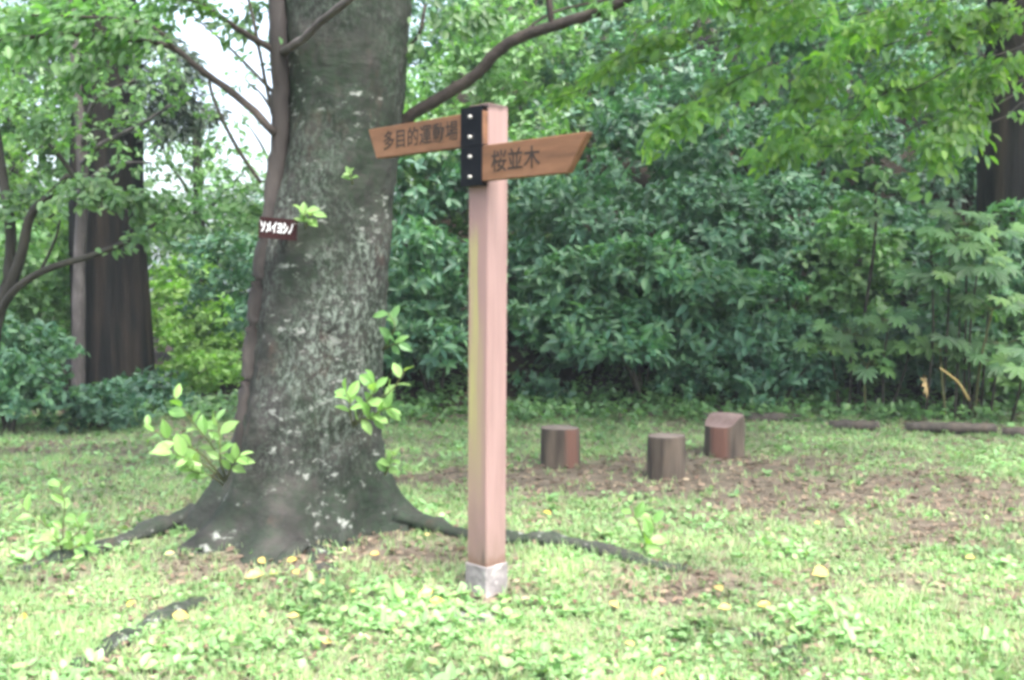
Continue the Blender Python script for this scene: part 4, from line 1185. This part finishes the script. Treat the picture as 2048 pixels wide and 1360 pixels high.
# ------------------------------------------------------------------ maple on the right: trunk in the shade, sprays reaching left
def maple():
    Y = 11.6
    X = XatY(2010, Y)
    a = Vector((X, Y, float(ground_z(X, Y))))
    root = empty('maple_tree', a, 'maple with dim brown trunk and light green sprays reaching in from the right', 'tree')
    MB().tube(curve_pts([a + Vector((0, 0, -.2)), P(2012, 300, Y), P(2020, 100, Y), P(2030, -200, Y + .2)], 24), taper(.33, .24, 24), 20, .04, 2).build('trunk', M['barkdark'], root, True, a)
    rng = np.random.RandomState(12)
    S = []
    def br(ctrl, fan, n, r=.011, nrm=(-.15, -.62, .78), L=.10, droop=.6):
        c = curve_pts(ctrl, 14)
        c = [q + Vector((0, .05, .05)) * math.sin(i * 1.9) for i, q in enumerate(c)]
        MB().tube(c, taper(r, .003, 14), 6).build('branch', M['branch'], root, True, a)
        S.append(spray(rng, c, fan, nrm, int(n * .11), L, L * .42, droop))
    br([P(2100, -60, 10.6), P(1800, 20, 9.4), P(1520, 70, 8.8), P(1300, 120, 8.5), P(1120, 190, 8.4)], .62, 900)
    br([P(2120, 10, 10.4), P(1900, 60, 9.4), P(1640, 130, 8.8), P(1450, 210, 8.5), P(1310, 275, 8.4)], .62, 950)
    br([P(2120, 60, 10.4), P(1980, 110, 9.3), P(1800, 180, 8.8), P(1680, 240, 8.6), P(1570, 280, 8.5)], .55, 800)
    br([P(2120, 120, 10.2), P(2040, 160, 9.2), P(1960, 220, 8.8), P(1900, 290, 8.6), P(1850, 385, 8.5)], .42, 620)
    br([P(2150, -150, 10.6), P(1900, -60, 9.2), P(1650, -10, 8.6), P(1400, 20, 8.2), P(1280, 40, 8.0)], .55, 800)
    br([P(2150, -50, 10.4), P(2040, 40, 9.0), P(1900, 60, 8.5), P(1760, 130, 8.2)], .6, 800)
    br([P(2150, 40, 10), P(2060, 120, 9.0), P(1980, 180, 8.6)], .5, 420)
    br([P(2120, 160, 10.8), P(1850, 250, 9.8), P(1700, 280, 9.5), P(1500, 330, 9.4)], .5, 520, L=.12)
    br([P(2080, 200, 10.8), P(1850, 290, 10.0), P(1640, 360, 9.8)], .4, 320, L=.12)
    # side branches hanging down to the left in tiers
    bands = [((1440, 50), (1105, 200), 8.5), ((1580, 120), (1300, 285), 8.4), ((1730, 90), (1560, 275), 8.7), ((1860, 120), (1660, 280), 8.9), ((2000, 190), (1835, 390), 8.5), ((2060, 90), (1900, 250), 8.9),
             ((1700, 10), (1450, 90), 8.3), ((1900, 20), (1640, 110), 8.6), ((2080, 10), (1830, 110), 8.4), ((1560, -20), (1330, 30), 8.2), ((1760, 255), (1500, 330), 9.6), ((1960, 160), (1760, 220), 9.3)]
    q = 0
    for (p0, p1, Yb) in bands:
        for j in range(4):
            q += 1
            dx, dy = rng.uniform(-30, 30), (j - 1.5) * 12 + rng.uniform(-6, 6)
            f0, f1 = rng.uniform(-.05, .35), rng.uniform(.62, 1.05)
            at_ = lambda f: (p0[0] + (p1[0] - p0[0]) * f + dx, p0[1] + (p1[1] - p0[1]) * f + dy - 24 * math.sin(math.pi * min(max(f, 0), 1)))
            Yq = Yb + rng.uniform(-.3, .4)
            a0, a1, a2 = at_(f0), at_((f0 + f1) / 2), at_(f1)
            c = curve_pts([P(*a0, Yq + .25), P(*a1, Yq), P(*a2, Yq - .2)], 8)
            MB().tube(c, taper(.004, .0015, 8), 5).build('twig', M['branch'], root, True, a)
            S.append(spray(rng, c, .26, (-.25 + .3 * ((q * .37) % 1), -.45, .85), 120, .112, .054, .8, 9))
    B, A, N_, ll, ww = cat_leaves(S)
    link('foliage', leaf_mesh('foliage', B - np.array([tuple(a)]), A, N_, ll, ww, T_LEAF, M['maple']), M['maple'], root)['kind'] = 'stuff'
    lob = [(X + dx, Y + dy, z, 1.5, 1.5, .8) for dx, dy, z in ((-1.5, -1, 6.2), (.5, -1.5, 6.8), (-.5, .8, 7.4), (1.8, 0, 6.6), (-2.8, .6, 6.4), (-1.4, -2.6, 5.7), (.6, -3.2, 5.6), (-3.2, -1.8, 5.8), (-4.6, -.6, 6.2), (2.0, -2.4, 6.0), (-2.6, -3.6, 5.5), (-4.4, -2.6, 5.8), (-.2, -4.4, 5.5))]  # unseen crown, extra lobes reach forward to shade the stumps
    canopy(root, M['maple'], lob, 5, 26, .13, .065, 5)
maple()

# ------------------------------------------------------------------ trees and shrubs on the left
def tree(name, label, px, Y, r, topz, mat, bark, lobes, seed, dens=16, L=.14, W=.06, lean=0, group=None, tpl=T_SMALL):
    X = XatY(px, Y)
    a = Vector((X, Y, float(ground_z(X, Y))))
    root = empty(name, a, label, 'tree', group)
    pts = curve_pts([a + Vector((0, 0, -.1)), a + Vector((lean * .3, 0, topz * .4)), a + Vector((lean, 0, topz))], 18)
    MB().tube(pts, taper(r, r * .55, 18), 16, .05, seed).build('trunk', M[bark], root, True, a)
    wl_ = []
    for (lx, ly, s) in lobes:
        q = P(lx, ly, Y)
        wl_.append((q.x, q.y + .5 * math.sin(lx), q.z, s, s * .9, s * .7))
    rnd = random.Random(seed)
    for k, w_ in enumerate(wl_[:5]):
        e = Vector(w_[:3]); zz = max(.3 * topz, min(e.z - .5, topz * .9))
        s0 = pts[min(17, max(3, int(zz / topz * 17)))]
        MB().tube(curve_pts([s0, s0.lerp(e, .5) + Vector((0, 0, .12)), e], 8), taper(r * .3, .012, 8), 6, .08, k).build('branch', M[bark], root, True, a)
    canopy(root, M[mat], wl_, seed, dens, L, W, 6, tpl=tpl)
    return root

def cedar():
    Y = 12.2
    X = XatY(222, Y); a = Vector((X, Y, float(ground_z(X, Y))))
    root = empty('cedar_tree', a, 'massive dark tree trunk in the shade at the left', 'tree')
    pts = [a + Vector((0.02 * math.sin(i), 0, -.2 + i * .5)) for i in range(24)]
    mb = MB(); NA = 40
    rnd = random.Random(6); fl = [rnd.uniform(.93, 1.06) for _ in range(NA)]
    v, f = [], []
    for i, p in enumerate(pts):
        rr = (.47 - .010 * i) * (1 + .06 * math.exp(-i * .5 / .5))
        for k in range(NA):
            t = 2 * math.pi * k / NA
            v.append(p + Vector((math.cos(t), math.sin(t), 0)) * rr * fl[k])
    for i in range(len(pts) - 1):
        for k in range(NA):
            m = (k + 1) % NA
            f.append((i * NA + k, i * NA + m, (i + 1) * NA + m, (i + 1) * NA + k))
    mb.add(v, f).build('trunk', M['barkdark'], root, True, a)
    rng = np.random.RandomState(9)
    S = []
    for q in ([P(280, 130, 12), P(340, 160, 11.7), P(420, 230, 11.6)], [P(260, 160, 12), P(330, 200, 11.8), P(380, 250, 11.7)], [P(270, 60, 12), P(330, 90, 11.7), P(380, 150, 11.5)], [P(250, 210, 12), P(310, 230, 11.6), P(350, 270, 11.5)], [P(180, 60, 12), P(110, 90, 11.8), P(60, 140, 11.6)]):
        MB().tube(curve_pts(q, 8), taper(.03, .01, 8), 6).build('branch', M['barkdark'], root, True, a)
        S.append(spray(rng, curve_pts(q, 8), .45, (0, -.6, .8), 700, .13, .032, .6))
    B, A, N_, ll, ww = cat_leaves(S)
    link('foliage', leaf_mesh('foliage', B - np.array([tuple(a)]), A, N_, ll, ww, T_SMALL, M['cedar']), M['cedar'], root)['kind'] = 'stuff'
    canopy(root, M['cedar'], [(X, Y, 7.5, 2.2, 2.2, 1.6), (X + .3, Y, 9.5, 1.6, 1.6, 1.5), (X, Y, 11.2, 1.0, 1.0, 1.2)], 3, 22, .16, .03, 6)
cedar()

def slim():
    Y = 11.6
    a = Vector((XatY(152, Y), Y, 0)); a.z = float(ground_z(a.x, Y))
    root = empty('slim_tree', a, 'slim grey trunk standing against the left side of the massive dark trunk', 'tree')
    MB().tube(curve_pts([a + Vector((0, 0, -.1)), P(158, 560, Y), P(166, 380, Y), P(160, 250, Y), P(150, 120, Y), P(148, -100, Y)], 24), taper(.075, .045, 24), 12, .1, 3).build('trunk', M['barkgrey'], root, True, a)
    for k, q in enumerate(([P(162, 330, Y), P(200, 290, 11), P(280, 250, 10.6), P(340, 210, 10.2)], [P(165, 290, Y), P(190, 200, 11), P(270, 160, 10.6)], [P(160, 380, Y), P(220, 330, 11), P(300, 325, 10.6)], [P(166, 380, Y), P(110, 300, 11), P(60, 260, 10.6)])):
        MB().tube(curve_pts(q, 10), taper(.032, .010, 10), 7, .08, k).build('branch', M['barkgrey'], root, True, a)
    canopy(root, M['mid'], [(P(*c, Y - .8).x, Y - .8, P(*c, Y - .8).z, .7, .6, .35) for c in ((330, 190), (250, 130), (60, 240), (120, 180), (250, 300))], 14, 18, .10, .05, 5)
slim()

def near_left():
    Y = 7.6
    g = G(-40, 935)
    a = Vector((g.x, g.y, float(ground_z(g.x, g.y))))
    root = empty('forked_tree', a, 'small forked tree with bare curved branches at the left border', 'tree')
    def br(ctrl, r0, r1, name='branch', n=16, seed=1):
        MB().tube(curve_pts(ctrl, n), taper(r0, r1, n), 9, .07, seed).build(name, M['bark2'], root, True, a)
    y = a.y
    br([a + Vector((0, 0, -.1)), P(-20, 720, y), P(0, 620, y), P(40, 520, y - .05), P(62, 430, y - .1), P(100, 390, y - .2), P(135, 350, y - .3)], .060, .018, 'trunk', 24, 1)
    br([P(-30, 740, y), P(10, 580, y + .1), P(22, 470, y + .1), P(6, 360, y + .15), P(-10, 250, y + .2), P(-30, 100, y + .2)], .045, .03, 'branch', 20, 2)
    br([P(-10, 640, y), P(30, 580, y - .1), P(90, 540, y - .2), P(180, 512, y - .3), P(250, 485, y - .35), P(300, 455, y - .4), P(335, 435, y - .5)], .032, .012, 'branch', 22, 3)
    br([P(80, 545, y - .2), P(110, 480, y - .2), P(120, 440, y - .3)], .012, .007, 'twig', 8, 4)
    rng = np.random.RandomState(4)
    S = []
    for c, fan, n in [([P(220, 500, y - .3), P(300, 455, y - .4), P(400, 420, y - .5), P(500, 430, y - .6)], .35, 330), ([P(100, 390, y - .2), P(160, 380, y - .3), P(240, 400, y - .4), P(330, 405, y - .4)], .30, 280), ([P(135, 350, y - .3), P(200, 380, y - .4), P(280, 400, y - .5)], .28, 160),
                      ([P(60, 430, y), P(30, 400, y), P(-30, 420, y)], .3, 120), ([P(0, 300, y + .2), P(40, 260, y), P(90, 250, y)], .3, 120), ([P(-20, 130, y), P(40, 100, y - .2), P(110, 90, y - .3)], .35, 200)]:
        S.append(spray(rng, curve_pts(c, 10), fan, (0, -.5, .85), int(n * 1.4), .078, .037, .45))
    B, A, N_, ll, ww = cat_leaves(S)
    link('foliage', leaf_mesh('foliage', B - np.array([tuple(a)]), A, N_, ll, ww, T_LEAF, M['mid']), M['mid'], root)['kind'] = 'stuff'
near_left()

tree('broadleaf_tree', 'loose broadleaf tree filling the upper left corner behind the branches', 40, 16, .16, 5.5, 'mid', 'bark2', [(20, 120, 1.2), (120, 30, 1.1), (70, 300, 1.1), (250, 10, 1.1), (10, 450, 1.2), (110, 500, 1.0), (-120, 250, 1.6), (-60, 20, 1.4), (180, 250, 1.0), (20, 260, 1.1), (200, 400, 1.0), (150, 140, 1.1)], 51, 19, .17, .08)
tree('broadleaf_tree', 'broadleaf tree behind, between the massive dark trunk and the cherry trunk', 400, 18, .14, 4.2, 'mid', 'bark2', [(350, 330, .75), (430, 285, .55), (490, 345, .7), (405, 440, 1.0), (490, 470, .9), (340, 500, 1.1), (300, 420, .7), (560, 420, 1.0), (450, 390, .7)], 52, 17, .16, .075)
tree('broadleaf_tree', 'thin leaved tree against the white sky left of the cherry trunk', 560, 22, .15, 6.4, 'mid', 'bark2', [(350, 5, .5), (490, 160, .4), (540, 20, .5), (620, 120, 1.0), (500, 250, .45), (400, 230, .3)], 53, 8, .16, .07)
tree('broadleaf_tree', 'distant tree closing the gap behind the left shrubs', 250, 24, .2, 4.6, 'dark', 'bark2', [(150, 470, 1.6), (320, 500, 1.5), (450, 520, 1.3), (20, 520, 1.8), (560, 480, 1.6), (-150, 480, 1.8), (240, 420, 1.0)], 54, 9, .2, .09)

tree('broadleaf_tree', 'light leaved tree behind the forked tree at the left border', -40, 13.5, .11, 4.2, 'light', 'bark2', [(10, 200, .6), (90, 260, .5), (30, 340, .6), (150, 420, .45), (60, 460, .6), (190, 150, .5), (-60, 330, .8), (120, 120, .5), (60, 60, .6), (240, 60, .5)], 55, 20, .11, .05)
shrub('leafy_shrub', 'rounded blue green shrub at the left border', 'shrub', 10, 9.2, .9, 1.15, M['aucuba'], 61, .10, .045, 6, 60, nl=12, lift=.05)
shrub('leafy_shrub', 'small shrub at the foot of the massive dark trunk', 'shrub', 165, 9.3, .6, .42, M['dark'], 62, .10, .045, 6, 60, nl=10, lift=.0, nparts=60)
shrub('leafy_shrub', 'dark low bush before the massive dark trunk, touching the rounded shrub', 'shrub', 260, 10.6, .7, .45, M['dark'], 71, .10, .045, 6, 50, nl=10, lift=.0)
shrub('leafy_shrub', 'pale green shrub right of the massive dark trunk', 'shrub', 395, 12.6, .7, 1.2, M['light'], 63, .11, .05, 6, 42, nl=9, lift=.05)
shrub('leafy_shrub', 'light green low bush left of the cherry trunk', 'shrub', 430, 11.4, .75, .62, M['light'], 64, .09, .04, 6, 60, nl=9, lift=.03)
shrub('evergreen_shrub', 'dark tall shrub showing just left of the cherry trunk', 'shrub', 460, 13.4, 1.1, 2.2, M['dark'], 65, .14, .06, 6, 26, nl=10)
shrub('leafy_shrub', 'dim shrub far left behind the rounded blue green one', 'shrub', -20, 12.0, 1.3, 2.3, M['mid'], 66, .13, .06, 6, 26, nl=10)
shrub('leafy_shrub', 'leafy shrub behind the massive dark trunk on its left', 'shrub', 110, 13.6, 1.2, 2.1, M['mid'], 67, .13, .06, 6, 26, nl=10)
shrub('evergreen_shrub', 'dark shrub behind the cherry trunk, mostly hidden by it', 'shrub', 640, 12.4, 1.4, 2.2, M['dark'], 68, .14, .06, 6, 22, nl=10)
shrub('leafy_shrub', 'pale shrub in the gap between the two big trunks', 'shrub', 380, 14.5, 1.0, 1.9, M['light'], 69, .13, .06, 6, 26, nl=9)

for q, (X_, Y_, h_) in enumerate([(-7.5, 12.5, 2.4), (-9.5, 14.5, 2.8), (-8.0, 17.0, 3.0), (-11.5, 13.0, 2.6), (-12.5, 17.5, 3.2), (-5.6, 18.5, 2.8), (-10.0, 21.0, 3.6), (-3.2, 19.5, 2.6)]):
    shrub('thicket_shrub', 'shrub of the far thicket behind the left side trees', 'shrub', 0, Y_, 1.7, h_, M[('mid', 'dark', 'light')[q % 3]], 140 + q, .16, .07, 6, 14, nl=9, stems=3, X=X_, group='far thicket behind the left side trees', tpl=T_SMALL, lift=.0)

# ------------------------------------------------------------------ fallen yellow leaves, dead leaf
def fallen():
    rng = np.random.RandomState(19)
    spots = [(490, 1178, .095), (708, 1213, .07), (470, 1092, .07), (440, 1086, .07), (752, 1080, .07), (1102, 1043, .07), (1655, 1155, .12), (1444, 1196, .08), (1462, 1224, .06), (870, 1208, .08), (860, 1226, .07),
             (598, 1176, .06), (575, 1150, .06), (345, 1250, .08), (518, 1142, .065), (850, 1103, .06), (540, 1172, .05), (657, 1192, .06), (740, 1140, .05), (268, 1218, .06), (55, 1252, .06), (1220, 1218, .06), (1268, 1300, .06), (530, 1256, .05), (575, 1255, .05),
             (1515, 1222, .06), (1930, 1130, .05), (205, 1085, .05), (330, 1130, .05), (640, 1300, .05), (1640, 1060, .05), (1330, 1345, .07)]
    for (px, py, L) in spots:
        g = G(px, py)
        z = float(ground_z(g.x, g.y)) + .034
        me = unit_leaf(M['yellow'], T_FINE, 'yellow_leaf')
        o = bpy.data.objects.new('fallen_leaf', me); col.objects.link(o)
        a = rng.uniform(0, 2 * math.pi)
        A = np.array([[math.cos(a), math.sin(a), rng.uniform(-.15, .25)]]); N_ = np.array([[rng.normal() * .3, -.75 + rng.normal() * .2, 1.0]])
        A = unit(A); S = unit(np.cross(N_, A)); U = np.cross(A, S)
        o.matrix_world = Matrix([[A[0][i] * L * .95, S[0][i] * L * .52, U[0][i] * L, (g.x, g.y, z)[i]] for i in range(3)] + [[0, 0, 0, 1]])
        tag(o, 'yellow fallen leaf lying on the grass', 'leaf', 'yellow fallen leaves')
    p = P(1850, 765, 9.7)
    me = PALM[0].copy(); me.materials.clear(); me.materials.append(M['paleleaf'])
    o = bpy.data.objects.new('withered_leaf', me); col.objects.link(o)
    o.location = p; o.rotation_euler = (math.radians(60), math.radians(70), .4); o.scale = (.17, .10, .17)
    tag(o, 'withered tan leaf hanging beside the leaning yellow stick', 'leaf')
fallen()

# ------------------------------------------------------------------ damp air between the trees
def haze():
    m, n, l = newmat('damp_air')
    v = n.new('ShaderNodeVolumePrincipled')
    v.inputs['Color'].default_value = (0.80, 0.93, 1.0, 1)
    v.inputs['Density'].default_value = 0.0012
    v.inputs['Anisotropy'].default_value = 0.0
    o = n.new('ShaderNodeOutputMaterial'); l.new(v.outputs[0], o.inputs['Volume'])
    b = MB().box(-190, 190, -150, 230, -1.2, 16).build('haze', m)
    tag(b, 'thin damp haze hanging between the trees', 'haze', kind='stuff')
haze()
